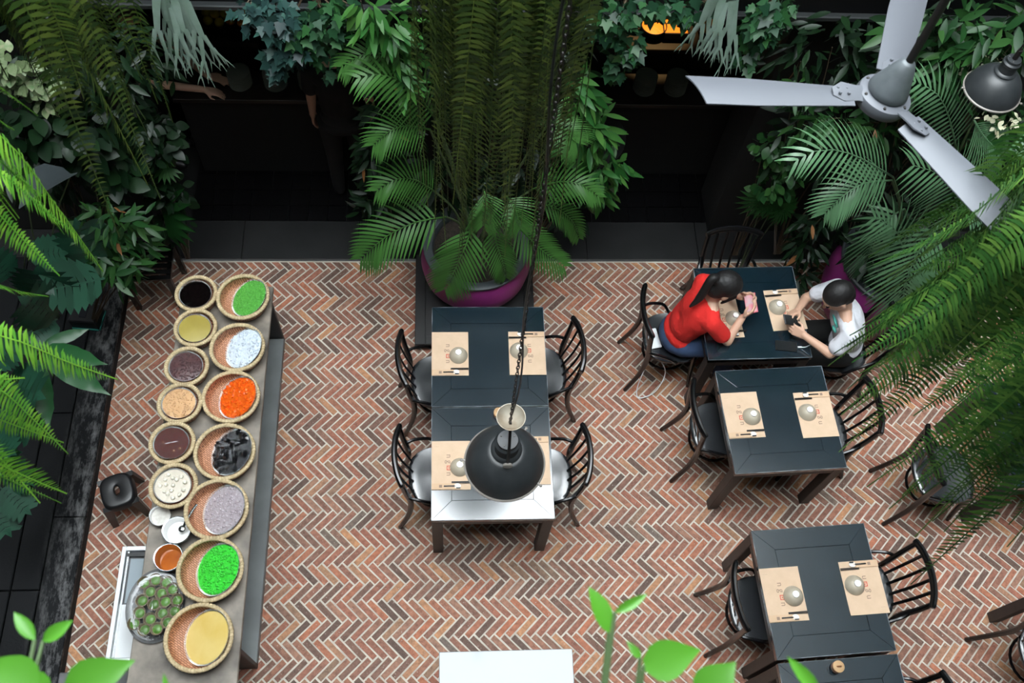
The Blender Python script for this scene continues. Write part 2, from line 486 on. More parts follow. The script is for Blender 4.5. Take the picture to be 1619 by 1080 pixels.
# gallery floor and its threshold
th = struct(MB().box((.55, YT + .19, -.02), (8.6, .36, .06)).build('floor_threshold', M_SLAB, smooth=False))
for i in range(8):
    x = -2.5 + .9*i
    MB().box((x + .45, YT + .185, .012), (.894, .352, .03), bev=.003).build('slab', M_SLAB, th, sharp=30)
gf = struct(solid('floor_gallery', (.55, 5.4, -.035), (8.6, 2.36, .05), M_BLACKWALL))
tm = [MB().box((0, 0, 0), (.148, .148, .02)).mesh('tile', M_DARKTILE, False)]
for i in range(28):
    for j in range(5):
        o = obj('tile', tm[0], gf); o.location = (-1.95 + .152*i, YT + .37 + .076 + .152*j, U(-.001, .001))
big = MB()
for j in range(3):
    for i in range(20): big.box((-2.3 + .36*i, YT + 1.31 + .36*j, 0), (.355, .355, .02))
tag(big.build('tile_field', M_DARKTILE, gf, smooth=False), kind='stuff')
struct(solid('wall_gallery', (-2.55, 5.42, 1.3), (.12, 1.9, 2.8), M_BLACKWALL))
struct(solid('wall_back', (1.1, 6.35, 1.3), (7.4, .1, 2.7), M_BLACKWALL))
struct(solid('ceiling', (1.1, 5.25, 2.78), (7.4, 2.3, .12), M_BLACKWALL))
bm_ = struct(MB().box((.6, YT + .10, 2.66), (8.3, .16, .20), bev=.01).build('trim_1', M_DARKTILE, sharp=30))
MB().box((.6, YT + .01, 2.59), (8.3, .05, .035), bev=.006).build('beam_flange', pbr('dark_steel', (.03, .033, .034), .4, metal=.5), bm_, sharp=30)
struct(solid('wall_upper', (.6, YT + .22, 4.75), (8.3, .16, 3.9), M_WALL))
struct(solid('wall_left', (-3.75, 2.1, 5.2), (.12, 8.6, 11.4), M_WALL))
struct(solid('wall_right', (4.85, 2.1, 6.9), (.12, 8.6, 14.8), M_WALL))
struct(solid('wall_front', (.55, -.28, 2.3), (8.6, .12, 5.0), M_WALL))
struct(solid('wall_light_block', (.55, -2.2, 7.4), (8.6, .12, 5.2), M_WALL))  # unseen, added to keep low frontal light off the far plants
struct(solid('ceiling_light_block', (.55, -1.05, 8.6), (8.6, 2.2, .14), M_WALL))  # unseen roof, added so the plants are lit from above only
struct(solid('floor_balcony', (.55, -1.25, 4.86), (8.6, 1.8, .14), M_SLAB))
pil = struct(solid('wall_pillar', (.16, YT + .56, 1.28), (1.05, .34, 2.5), M_BLACKWALL))
struct(solid('wall_corner', (-3.00, YT + .48, 1.28), (1.50, .4, 2.5), M_BLACKWALL))
struct(solid('wall_corner_far', (3.45, YT + .48, 1.28), (2.7, .4, 2.5), M_BLACKWALL))

# low black ledge along one side, made of boards
ledge = struct(solid('ledge', (-3.04, 1.9, .035), (1.26, 4.3, .07), M_BLACKWALL))
lx = [(-2.62, -2.408), (-2.80, -2.624), (-3.16, -2.804), (-3.55, -3.164)]
for i, (a, b) in enumerate(lx):
    cuts = [-.22, .5, 1.52, 2.75, 4.04] if i else [-.22, 2.0, 4.04]
    if i == 3: cuts = [-.22, 1.1, 2.2, 3.3, 4.04]
    for y0, y1 in zip(cuts, cuts[1:]):
        MB().box(((a+b)/2, (y0+y1)/2, .085), (b - a - .004, y1 - y0 - .004, .034), bev=.005).build('board', M_LEDGE, ledge, sharp=30)
kerb = struct(MB().box((-2.1, .83, .05), (.62, .36, .10), bev=.008).build('trim_2', M_GREY, sharp=30))

# ------------------------------------------------------------------ tables
def make_table(label, x, y, W, L, rz=0.0, top=None, leg=None, h=.75, group=None, plain=False):
    """x, y: the corner next to the camera on the far-from-wall side; W across, L away"""
    t = thing('dining_table', label, 'table', (x, y, 0), rz, group)
    top = top or M_TOP; leg = leg or M_LEG
    w = .125
    if plain:
        MB().box((W/2, L/2, h - .012), (W, L, .024), bev=.003).build('tabletop', top, t, sharp=30)
    else:
        g = .0012
        MB().box((W/2, L/2, h - .0145), (W - 2*w - 2*g, L - 2*w - 2*g, .026), bev=.0015).build('centre_panel', top, t, sharp=30)
        o = [(0, 0), (W, 0), (W, L), (0, L)]; q = [(w, w), (W - w, w), (W - w, L - w), (w, L - w)]
        for i in range(4):
            k = (i+1) % 4
            poly = [o[i], o[k], q[k], q[i]]
            mb = MB(); n = 4
            cxx = sum(p[0] for p in poly)/4; cyy = sum(p[1] for p in poly)/4
            poly = [(cxx + (p[0]-cxx)*.9990, cyy + (p[1]-cyy)*.9990) for p in poly]
            prism(mb, poly, h - .04, h - .0005, .0009)
            mb.f.append((3, 2, 1, 0))
            mb.build('frame_board', top, t, smooth=False)
        MB().box((W/2, L/2, h - .036), (W - .02, L - .02, .012)).build('sub_top', leg, t, smooth=False)
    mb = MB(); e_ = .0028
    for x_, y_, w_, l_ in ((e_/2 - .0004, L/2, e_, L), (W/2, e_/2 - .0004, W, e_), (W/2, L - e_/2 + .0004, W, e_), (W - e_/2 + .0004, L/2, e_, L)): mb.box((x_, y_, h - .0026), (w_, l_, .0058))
    if not plain: mb.build('worn_glint_edge', M_EDGE, t, smooth=False)  # strips for worn wood and painted edge highlights
    s = .068
    for dx in (0, 1):
        for dy in (0, 1):
            MB().box((s/2 + .002 + dx*(W - s - .004), s/2 + .002 + dy*(L - s - .004), (h - .042)/2), (s, s, h - .042), bev=.004).build('leg', leg, t, sharp=30)
    ah = .058
    for a in (0, 1):
        MB().box((W/2, .016 + a*(L - .032), h - .042 - ah/2), (W - 2*s - .006, .024, ah)).build('apron', leg, t, smooth=False)
        MB().box((.016 + a*(W - .032), L/2, h - .042 - ah/2), (.024, L - 2*s - .006, ah)).build('apron', leg, t, smooth=False)
    return t
tA = make_table('black lacquered table pushed against the purple pot platform', -.111, 2.4905, .7576, .735)
tB = make_table('black table whose near half shines white, under the pendant lamp', -.111, 1.737, .7576, .746)
tC = make_table('black table with two place settings beside the big hanging fern', 1.810, 2.008, .735, .725, .047)
tD = make_table('black table with two place settings and a slatted chair on each side', 1.896, .872, .722, .768, .051)
tE = make_table('black table carrying only the small tan clay jar', 1.936, .085, .722, .768, .051)
tP = make_table('black table where two people sit with their phones', 1.742, 2.815, .716, .722, .022)
tG = make_table('dark table half hidden under the big hanging fern', 3.62, 1.89, .74, .74, .03)
tF = make_table('dark table at the picture edge below the big hanging fern', 3.66, .50, .74, .76, .03)
tW = make_table('pale glossy table mirroring the bright sky', -.062, .225, .767, .740, top=pbr('pale_gloss_top', (.20, .22, .23), .06, ior=1.5), leg=M_WHITE, plain=True)
tW['label'] = 'white glossy topped table mirroring the bright sky'

# ------------------------------------------------------------------ chairs
def make_chair(label):
    """seat centre over the origin, the sitter looks along +x"""
    t = thing('dining_chair', label, 'chair')
    mb = MB(); n = 28; rings = [(.0, -.004), (.35, -.006), (.65, -.003), (.88, .002), (.97, .001), (1.0, -.008), (.98, -.026), (.85, -.032), (0, -.032)]
    def outline(a, r):
        c, s = math.cos(a), math.sin(a)
        k = (abs(c)**2.7 + abs(s)**2.7)**(-1/2.7)
        wy = .212 - .018*(1 - c)/2
        return V((.205*k*c*r, wy*k*s*r, 0))
    vs, fs = [], []
    for r, z in rings:
        for j in range(n):
            a = 2*PI*j/n
            p = outline(a, r); p.z = .452 + z + (.006*math.cos(2*a) if r < .9 and z > -.01 else 0)*r
            vs.append(p)
    for i in range(len(rings)-1):
        for j in range(n):
            k = (j+1) % n
            fs.append((i*n+j, i*n+k, (i+1)*n+k, (i+1)*n+j))
    mb.add(vs, fs); mb.build('seat', M_SEAT, t, sharp=50)
    rail = [(-.232, -.205, .845), (-.262, -.12, .858), (-.275, 0, .862), (-.262, .12, .858), (-.232, .205, .845)]
    rp, _ = spline(rail, 5)
    MB().tube(rp, [.8] + [1]*(len(rp)-2) + [.8], n=10, flat=(.031, .019), hint=(0, 0, 1)).build('top_rail', M_CHAIR, t)
    for s in (-1, 1):
        MB().tube([(-.238, s*.185, .85), (-.222, s*.181, .68), (-.196, s*.170, .46), (-.215, s*.182, .24), (-.285, s*.198, .002)], [.017, .018, .021, .018, .016], n=8, sub=4, hint=(1, 0, 0)).build('back_post', M_CHAIR, t)
    for i in range(4):
        y = (i - 1.5)*.074
        x1 = -.272 + .012*(abs(y)/.11)**2
        MB().tube([(x1, y, .85), (x1 + .035, y*.96, .66), (-.172, y*.88, .455)], [1, .95, .8], n=6, sub=3, flat=(.007, .0115), hint=(1, 0, 0)).build('slat', M_CHAIR, t)
    for s in (-1, 1):
        MB().tube([(.150, s*.155, .440), (.168, s*.168, .22), (.190, s*.186, .002)], [.018, .017, .014], n=8, sub=3, hint=(1, 0, 0)).build('front_leg', M_CHAIR, t)
        MB().tube([(-.212, s*.182, .58), (-.15, s*.205, .585), (-.05, s*.222, .54), (.0, s*.215, .465), (.01, s*.19, .44)], .0115, n=7, sub=4).build('side_bracket', M_CHAIR, t)
    ring = [(.16*math.cos(a) - .01, .158*math.sin(a), .255) for a in [2*PI*i/20 for i in range(21)]]
    MB().tube(ring, .0105, n=6, cap=False, hint=(0, 0, 1)).build('stretcher', M_CHAIR, t)
    return t
GC = 'black slatted chairs around the tables'
chair0 = make_chair('black slatted chair with dark seat beside the purple pot platform')
chair0['group'] = GC; chair0.location = (-.055, 2.815, 0); chair0.rotation_euler = (0, 0, .10)
for x, y, rz, lab in (
    (-.062, 2.135, .06, 'pale seated black slatted chair on the basket counter side of the lamp table'),
    (.612, 2.87, PI + .07, 'black slatted chair at the purple pot table, on the side of the two people'),
    (.605, 2.12, PI - .02, 'pale seated black slatted chair at the lamp table, towards the two people'),
    (1.845, 2.44, .07, 'black slatted chair below the person in red, its rail catching light'),
    (2.52, 2.42, PI + .05, 'black slatted chair half hidden by the drooping fern tips'),
    (1.945, 1.235, .05, 'black slatted chair with thin shiny rail beside the lower table'),
    (2.605, 1.325, PI + .03, 'black slatted chair with broad open back, backed by bare bricks near the picture edge'),
    (1.585, 3.145, .03, 'black slatted chair the person in red sits on'),
    (2.785, 3.06, PI + .03, 'black slatted chair the person in white sits on'),
    (2.03, 3.525, -PI/2, 'black slatted chair with its back to the gallery at the phone table end'),
    (3.33, 2.09, .03, 'black slatted chair deep under the hanging fern'),
    (3.745, .90, .05, 'black chair mostly cut off by the picture edge, at the edge table'),
    (2.585, .56, PI + .04, 'black chair of which only the rail end shows, by the clay jar table'),
):
    dup(chair0, (x, y, 0), rz, lab)

# ------------------------------------------------------------------ the long counter and its baskets
ct = thing('serving_counter', 'long stone topped serving counter carrying the dessert baskets', 'counter', (-1.4875, 2.03, 0))
MB().box((0, 0, .735), (.605, 2.72, .03), bev=.004).build('countertop', M_COUNTER, ct, sharp=30)
MB().box((.0, 1.325, .36), (.54, .03, .72), bev=.003).build('end_panel', M_CSIDE, ct, sharp=30)
MB().box((.0, -1.0, .36), (.54, .03, .72), bev=.003).build('end_panel', M_CSIDE, ct, sharp=30)
MB().box((-.275, .16, .36), (.02, 2.3, .72), bev=.003).build('back_panel', M_CSIDE, ct, sharp=30)
MB().box((.01, .16, .05), (.53, 2.3, .06), bev=.004).build('low_shelf', M_SHELF, ct, sharp=30)
MB().box((.29, 0, .712), (.012, 2.7, .016)).build('edge_strip', M_CSIDE, ct, smooth=False)

def make_basket(label, x, y, r, z=.75):
    t = thing('bamboo_basket', label, 'basket', (x, y, z), 0, 'bamboo baskets on the counter')
    h = .098
    MB().lathe([(r*.80, .001), (r*.90, .03), (r*.965, h), (r*.945, h), (r*.875, .032), (r*.78, .008), (0, .007)], 40).build('woven_wall', M_WEAVE, t, sharp=60)
    n, m, nt = 120, 8, 60
    vs, fs = [], []
    for i in range(n):
        a = 2*PI*i/n; k = .0128*(1 + (.16 if i % 2 else -.05))
        for j in range(m):
            b = 2*PI*j/m
            vs.append(V(((r*.955 + k*math.cos(b))*math.cos(a), (r*.955 + k*math.cos(b))*math.sin(a), h + k*.9*math.sin(b))))
    for i in range(n):
        for j in range(m):
            fs.append((i*m + j, ((i+1) % n)*m + j, ((i+1) % n)*m + (j+1) % m, i*m + (j+1) % m))
    MB().add(vs, fs).build('rim', M_STRAW, t, sharp=60)
    mb = MB()
    for i in range(56):
        a = 2*PI*i/56; mb.box(rotz(a) @ V((r*.957, 0, h + .0095)), (.022, .0045, .006), rotz(a + .25))
    tag(mb.build('rim_binding', pbr('binding_thread', (.43, .33, .19), .8), t, smooth=False), kind='stuff')
    return t

def glass_bowl(label, x, y, z, R, tilt, roll=0.0, film=False, depth=.062):
    t = thing('glass_bowl', label, 'bowl', (x, y, z), 0, 'glass bowls in the baskets')
    t.rotation_euler = (roll, tilt, 0)
    MB().lathe([(R*.55, -depth), (R*.85, -depth*.55), (R, 0), (R*.985, .002), (R*.965, 0), (R*.82, -depth*.5), (R*.5, -depth*.93), (0, -depth*.93)], 36).build('glass_wall', M_GLASS, t)
    if film:
        vs, fs = [], []; n = 36; rings = 9
        cr = U(-.4, .4); ca = U(1.2, 1.9)
        for i in range(rings + 1):
            q = i/rings
            for j in range(n):
                a = 2*PI*j/n; px, py = q*math.cos(a), q*math.sin(a)
                d = px*math.cos(ca) + py*math.sin(ca) - cr
                zz = .010*math.exp(-(d/.055)**2)*(1 - q*q) + .0016*noise.noise((px*3 + x*9, py*3, 0))
                vs.append(V((px*R*1.005, py*R*1.005, .004 + zz*(1 if i < rings else .2))))
        for i in range(rings):
            for j in range(n):
                k = (j+1) % n; fs.append((i*n+j, i*n+k, (i+1)*n+k, (i+1)*n+j))
        MB().add(vs, fs).build('cling_film', M_FILM, t, sharp=0)
    return t

def filling(name, label, bowl, R, mat, kind='smooth', seed=1, grain=.006, count=120, lvl=-.008, gmat=None):
    """what lies in a bowl: a levelled bed with the bowl's own slope, its grains modelled"""
    rr = random.Random(seed)
    M3 = bowl.rotation_euler.to_matrix()
    q = Matrix.Translation(bowl.location) @ M3.to_4x4()
    mb = MB(); n, rings = 32, 8; R2 = R*.955
    vs, fs = [], []
    amp = {'smooth': .0012, 'grain': .002, 'cubes': .002, 'beads': .002, 'liquid': 0, 'lumps': .004}[kind]
    for i in range(rings + 1):
        k = R2*i/rings
        for j in range(n):
            a = 2*PI*j/n; px, py = k*math.cos(a), k*math.sin(a)
            dome = .006*(1 - (i/rings)**2) if kind != 'liquid' else 0
            vs.append(V((px, py, lvl + dome + amp*noise.noise((px*40 + seed*7, py*40, 0)))))
    for i in range(rings):
        for j in range(n):
            kk = (j+1) % n; fs.append((i*n+j, i*n+kk, (i+1)*n+kk, (i+1)*n+j))
    m0 = len(vs)
    for j in range(n):
        a = 2*PI*j/n; vs.append(V((R*.80*math.cos(a), R*.80*math.sin(a), -.03)))
    for j in range(n):
        kk = (j+1) % n; fs.append((rings*n+j, rings*n+kk, m0+kk, m0+j))
    mb.add(vs, fs)
    if kind in ('grain', 'beads', 'cubes'):
        for _ in range(count):
            rad = R2*.95*math.sqrt(rr.random()); a = rr.uniform(0, 2*PI)
            c = V((rad*math.cos(a), rad*math.sin(a), lvl + .006*(1 - (rad/R2)**2) + grain*.35))
            E_ = Euler((rr.uniform(0, 6), rr.uniform(0, 6), rr.uniform(0, 6))).to_matrix()
            g = grain*rr.uniform(.8, 1.2)
            if kind == 'cubes': mb.box(c, (g*1.9, g*1.7, g*1.5), E_)
            elif kind == 'beads': mb.ball(c, g, nu=7, nv=5)
            else: mb.ball(c, (g*1.3, g*.85, g*.8), E_, nu=6, nv=4)
    mb.v = [q @ V(v) for v in mb.v]
    base = thing(name, label, 'dessert', bowl.location)
    base['kind'] = 'stuff'
    bpy.data.objects.remove(base)
    lo = V(bowl.location); mb.v = [v - lo for v in mb.v]
    o = mb.build(name, mat, None, sharp=50 if kind != 'cubes' else 25); o.location = lo
    return tag(o, label, 'dessert', None, 'stuff')

def food(name, col, col2=None, rough=.35, var=.2, ns=60, **kw):
    return pbr(name, col, rough, col2=col2, nscale=ns, var=var, ior=1.45, **kw)
R_ROW = [   # px, py, r, filling name, what it looks like, colour, kind, grain, count
    (384, 469, .169, 'green_jelly_noodles', 'fine leaf green jelly noodles', food('f_green', (.075, .33, .045), (.13, .46, .08)), 'grain', .0042, 260, 0),
    (375, 549, .172, 'white_jelly', 'icy white jelly chunks', food('f_white', (.62, .68, .74), (.50, .56, .63)), 'cubes', .007, 120, 0),
    (365, 627, .176, 'orange_jelly', 'bright orange jelly chunks', food('f_orange', (.80, .085, .006), (.85, .17, .012)), 'cubes', .0075, 130, 0),
    (355, 714, .182, 'black_jelly', 'black grass jelly cubes under shining film', food('f_black', (.006, .006, .007), (.012, .012, .014), .16), 'cubes', .013, 60, 1),
    (342, 805, .185, 'lavender_sago', 'pale lavender sago pearls', food('f_lav', (.40, .34, .36), (.50, .45, .48), .2), 'beads', .006, 170, 0),
    (332, 900, .187, 'green_jelly_beads', 'vivid green jelly beads', food('f_bead', (.035, .48, .03), (.06, .60, .06), .25), 'beads', .0066, 290, 0),
    (314, 1008, .188, 'yellow_mung_paste', 'smooth yellow mung bean paste', food('f_yellow', (.66, .47, .12), (.72, .55, .19), .6, .05, 6), 'smooth', 0, 0, 0)]
L_ROW = [
    (310, 464, .132, 'black_syrup', 'black syrup like still ink', food('f_ink', (.003, .002, .002), None, .06, .0), 'liquid', 0, 0, 0),
    (309, 518, .133, 'olive_custard', 'flat olive yellow custard', food('f_olive', (.30, .235, .045), (.36, .29, .06), .35, .04, 5), 'smooth', 0, 0, 0),
    (295, 579, .134, 'red_beans', 'dark purple red beans under creased film', food('f_bean', (.045, .010, .012), (.07, .018, .018), .3), 'grain', .0052, 200, 1),
    (284, 637, .133, 'tan_grains', 'tan chopped nuts under creased film', food('f_tan', (.50, .28, .12), (.62, .38, .18), .6), 'grain', .0046, 220, 1),
    (272, 700, .134, 'red_syrup', 'dark red syrup with floating pieces under film', food('f_red', (.06, .006, .003), None, .05, .0), 'liquid', 0, 0, 1),
    (274, 768, .138, 'milky_syrup', 'milky syrup around round white dumplings', food('f_milk', (.42, .36, .27), (.50, .44, .34), .2, .0), 'liquid', 0, 0, 1)]
for i, (px, py, r, nm, desc, mt, kind, g, cnt, film) in enumerate(R_ROW):
    p = pz(px, py, .85)
    make_basket('large round bamboo basket holding the bowl of ' + desc.split(' under')[0], p.x, p.y, r)
    R = r*.83
    b = glass_bowl('tilted clear bowl filled with ' + desc.split(' under')[0], p.x + r*.20, p.y + .004, .832, R, -.47, film=bool(film), depth=.045)
    filling(nm, desc + ' in a tilted bowl', b, R, mt, kind, i + 1, g, cnt)
for i, (px, py, r, nm, desc, mt, kind, g, cnt, film) in enumerate(L_ROW):
    p = pz(px, py, .85)
    make_basket('small round bamboo basket holding the bowl of ' + desc.split(' under')[0].split(' around')[0].split(' with')[0], p.x, p.y, r)
    R = r*.80
    b = glass_bowl('shallow clear bowl filled with ' + desc.split(' under')[0].split(' around')[0].split(' with')[0], p.x - r*.07, p.y + .006, .836, R, .07, film=bool(film))
    filling(nm, desc + ' in a small bowl', b, R, mt, kind, i + 21, g, cnt)
    if nm == 'milky_syrup':
        mball = MB().ball((0, 0, 0), (.0135, .0135, .010), nu=10, nv=6).mesh('dumpling', food('f_dump', (.72, .68, .56), None, .3, .03))
        spots = []
        rr = random.Random(5)
        while len(spots) < 16:
            q = (rr.uniform(-.078, .078), rr.uniform(-.078, .078))
            if math.hypot(*q) < .082 and all(math.hypot(q[0]-a, q[1]-c) > .0275 for a, c in spots): spots.append(q)
            elif rr.random() < .002: spots.append((9, 9))
        for qx, qy in spots:
            if qx > 1: continue
            o = obj('dumpling', mball); o.location = (b.location.x + qx, b.location.y + qy, .8325)
            tag(o, 'round white dumpling floating in the milky syrup bowl', 'dumpling', 'white dumplings in the milky bowl')
    if nm == 'red_syrup':
        for (qx, qy), wh in zip(((-.05, .005), (.055, -.035), (.02, -.05)), ('alone on the ledge side', 'next to the big baskets', 'between the two others')):
            o = MB().ball((0, 0, 0), (.006, .006, .004), nu=8, nv=5).build('syrup_seed', M_STRAWLID); o.location = (b.location.x + qx, b.location.y + qy, .829)
            tag(o, 'tiny pale seed in the dark red syrup, ' + wh, 'seed', 'seeds in the red syrup')

def steel_bowl(label, px, py, r, h, mat, nm, desc, lvl):
    p = pz(px, py, .75 + h)
    t = thing('steel_bowl', label, 'bowl', (p.x, p.y, .75), 0, 'steel bowls beside the baskets')
    MB().lathe([(r*.72, 0), (r*.93, h*.5), (r, h), (r*1.06, h + .002), (r*1.06, h - .002), (r*.97, h - .002), (r*.9, h*.5), (r*.68, .005), (0, .005)], 32).build('wall', M_STEEL, t)
    o = MB().lathe([(r*.66, .007), (r*(.675 + .44*min(lvl, .5)), h*lvl), (r*.5, h*lvl + .0008), (0, h*lvl + .001)], 32).build(nm, mat)
    o.location = t.location
    tag(o, desc, 'dessert', None, 'stuff')
    return t
steel_bowl('steel pan of cloudy pale sago near the dumpling basket', 253, 815, .062, .045, food('f_cloud', (.52, .49, .44), (.62, .6, .55), .3, .0, 50), 'cloudy_sago', 'cloudy pale sago filling a steel pan', .5)
steel_bowl('steel cup of white coconut milk', 279, 838, .080, .085, food('f_coco', (.80, .79, .76), None, .2, .0), 'coconut_milk', 'white coconut milk in a steel cup', .34)
steel_bowl('steel cup of amber syrup with dark reflections', 266, 881, .080, .085, food('f_amber', (.30, .065, .006), (.40, .10, .01), .06, .0, 9), 'amber_syrup', 'amber syrup in a steel cup', .25)
ladle = thing('steel_ladle', 'steel ladle lying across the coconut milk cup', 'ladle', (-1.545, 1.74, .84))
MB().tube([(-.02, -.035, -.02), (.0, .0, .004), (.03, .05, .02), (.055, .085, .03)], .006, n=6, sub=4, flat=(.5, 1.3)).build('handle', M_STEEL, ladle)
MB().ball((-.028, -.048, -.024), (.022, .022, .010)).build('scoop', M_STEEL, ladle)

# tray of little green filled cups under plastic wrap
tr = thing('cup_tray', 'oval dark tray crowded with green filled leaf cups', 'tray', (-1.682, 1.258, .75))
MB().lathe([(.11, .0), (.158, .012), (.166, .020), (.160, .020), (.11, .006), (0, .006)], 36, sy=1.28).build('tray_plate', M_BLACKPL, tr)
cup_spots = [(150, 575), (207, 560), (262, 572), (180, 618), (237, 626), (292, 606), (140, 664), (200, 682), (256, 668), (315, 662), (126, 726), (180, 757), (241, 727), (302, 716), (99, 780), (151, 810), (214, 806), (266, 772)]
M_CUP = food('f_leafcup', (.20, .15, .085), (.09, .066, .035), .6, .25, 20)
M_CUPG = food('f_cupgreen', (.065, .17, .025), (.12, .27, .05), .3, .25, 30)
cup_label = ['small leaf cup with a smooth green filling on the wrapped oval tray']
def cup_name(i):
    rows = ((0, 3), (3, 6), (6, 10), (10, 14), (14, 18))
    for r, (a, b_) in enumerate(rows):
        if a <= i < b_:
            ws = ('first', 'second', 'third', 'fourth')
            return 'green leaf cup, %s from the chest side, tray row %s' % (ws[sorted(range(a, b_), key=lambda j: cup_spots[j][0]).index(i)], ('next to the amber syrup', 'second from the amber syrup', 'across the middle', 'second from the far end', 'at the far end')[r])
c0 = None
for i, (a, b_) in enumerate(cup_spots):
    p = pz(180 + a/3.175, 740 + b_/3.175, .815)
    if c0 is None:
        c0 = thing('dessert_cup', cup_label[0], 'cup', (p.x, p.y, .762), 0, 'green filled cups on the oval tray')
        MB().lathe([(.026, 0), (.031, .03), (.0365, .05), (.037, .052), (.034, .051), (.029, .036), (0, .034)], 16).build('cup_wall', M_CUP, c0)
        MB().lathe([(.0265, .036), (.023, .042), (.013, .046), (0, .047)], 14).build('green_filling', M_CUPG, c0)
    else: dup(c0, (p.x, p.y, .762), U(0, 6), cup_name(i))
c0['label'] = cup_name(0)
wrapm = MB(); n, rings = 40, 12; vs, fs = [], []
for i in range(rings + 1):
    q = i/rings
    for j in range(n):
        a = 2*PI*j/n; x, y = .152*q*math.cos(a), .196*q*math.sin(a)
        z = .072*(1 - q**5) + .010*noise.noise((x*28, y*28, 3)) + .006*abs(noise.noise((x*60, y*60, 9)))
        vs.append(V((x, y, z + .004)))
for i in range(rings):
    for j in range(n):
        k = (j+1) % n; fs.append((i*n+j, i*n+k, (i+1)*n+k, (i+1)*n+j))
o = wrapm.add(vs, fs).build('plastic_wrap', pbr('crinkled_wrap', (.9, .92, .94), .04, alpha=.02, bump=.6, bscale=38), sharp=0); o.location = (-1.682, 1.258, .768)
tag(o, 'crinkled clear plastic wrap stretched over the green cups', 'wrap')

# aluminium framed chest beside the counter
ch = thing('chest_cooler', 'low chest with pale aluminium frame and glass lid beside the counter', 'cooler', (-1.90, 1.335, 0))
MB().box((0, 0, .235), (.19, .66, .47), bev=.004).build('body', M_GREY, ch, sharp=30)
for x, y, w, l in ((-.092, 0, .028, .69), (.092, 0, .028, .69), (0, .331, .156, .028), (0, -.331, .156, .028)):
    MB().box((x, y, .49), (w, l, .04), bev=.003).build('frame_rail', M_ALU, ch, sharp=30)
MB().box((-.066, 0, .484), (.012, .634, .026)).build('slide_rail', M_STEEL, ch, smooth=False)
MB().box((.0, .295, .486), (.15, .02, .024)).build('slot', M_BLACKPL, ch, smooth=False)
MB().box((.012, .14, .474), (.132, .27, .008), bev=.001).build('glass_lid', pbr('cooler_glass', (.30, .35, .38), .06), ch, sharp=30)
MB().box((.0, -.16, .484), (.154, .31, .012), bev=.002).build('white_lid', M_WHITE, ch, sharp=30)

# black plastic stool
st = thing('plastic_stool', 'black plastic step stool with a hand slot in its seat', 'stool', (-2.175, 2.12, 0), .35)
mb = MB(); n = 32; vs, fs = [], []
def sq(a, r, k=3.2):
    c, s_ = math.cos(a), math.sin(a); q = (abs(c)**k + abs(s_)**k)**(-1/k); return V((c*q*r, s_*q*r*1.12, 0))
prof = [(.022, .262, 1), (.026, .278, 1), (.032, .280, 1), (.088, .284, 0), (.100, .280, 0), (.107, .262, 0), (.112, .225, 0)]
for r, z, inner in prof:
    for j in range(n):
        a = 2*PI*j/n
        p = V((r*math.cos(a)*.75, r*math.sin(a)*1.5, z)) if inner else sq(a, r); p.z = z; vs.append(p)
for i in range(len(prof)-1):
    for j in range(n):
        k = (j+1) % n; fs.append((i*n+j, i*n+k, (i+1)*n+k, (i+1)*n+j))
mb.add(vs, fs).build('seat', M_BLACKPL, st, sharp=60)
for sx in (-1, 1):
    for sy in (-1, 1):
        MB().tube([(sx*.088, sy*.098, .25), (sx*.112, sy*.126, .0)], [.027, .020], n=4, flat=(.62, 1)).build('leg', M_BLACKPL, st)
bx = pz(137, 500, .16)
o = thing('speaker_box', 'small black box with teal edge among the ledge plants', 'speaker', (bx.x, bx.y, .102), -.1)
MB().box((0, 0, .06), (.20, .16, .12), bev=.008).build('case', M_BLACKPL, o, sharp=30)
MB().box((0, -.083, .012), (.19, .008, .014)).build('teal_trim', pbr('teal_trim', (.02, .20, .17), .4), o, smooth=False)
MB().box((.103, 0, .012), (.008, .16, .014)).build('teal_trim', MATS['teal_trim'], o, smooth=False)
MB().box((.0, .0, .122), (.05, .09, .008), bev=.002).build('dark_screen', pbr('screen_glass', (.02, .02, .024), .1), o, sharp=30)

# dark slatted bench in the corner
be = thing('slatted_bench', 'dark slatted wooden bench in the corner by the ledge', 'bench', (-2.17, 3.80, 0), .05)
for i in range(7): MB().box((0, -.15 + .05*i, .42), (.36, .038, .022), bev=.003).build('slat', M_CHAIR, be, sharp=30)
for sx in (-1, 1):
    for sy in (-1, 1): MB().box((sx*.155, sy*.15, .205), (.04, .04, .41), bev=.004).build('leg', M_CHAIR, be, sharp=30)
    MB().box((sx*.155, 0, .385), (.03, .27, .04)).build('rail', M_CHAIR, be, smooth=False)

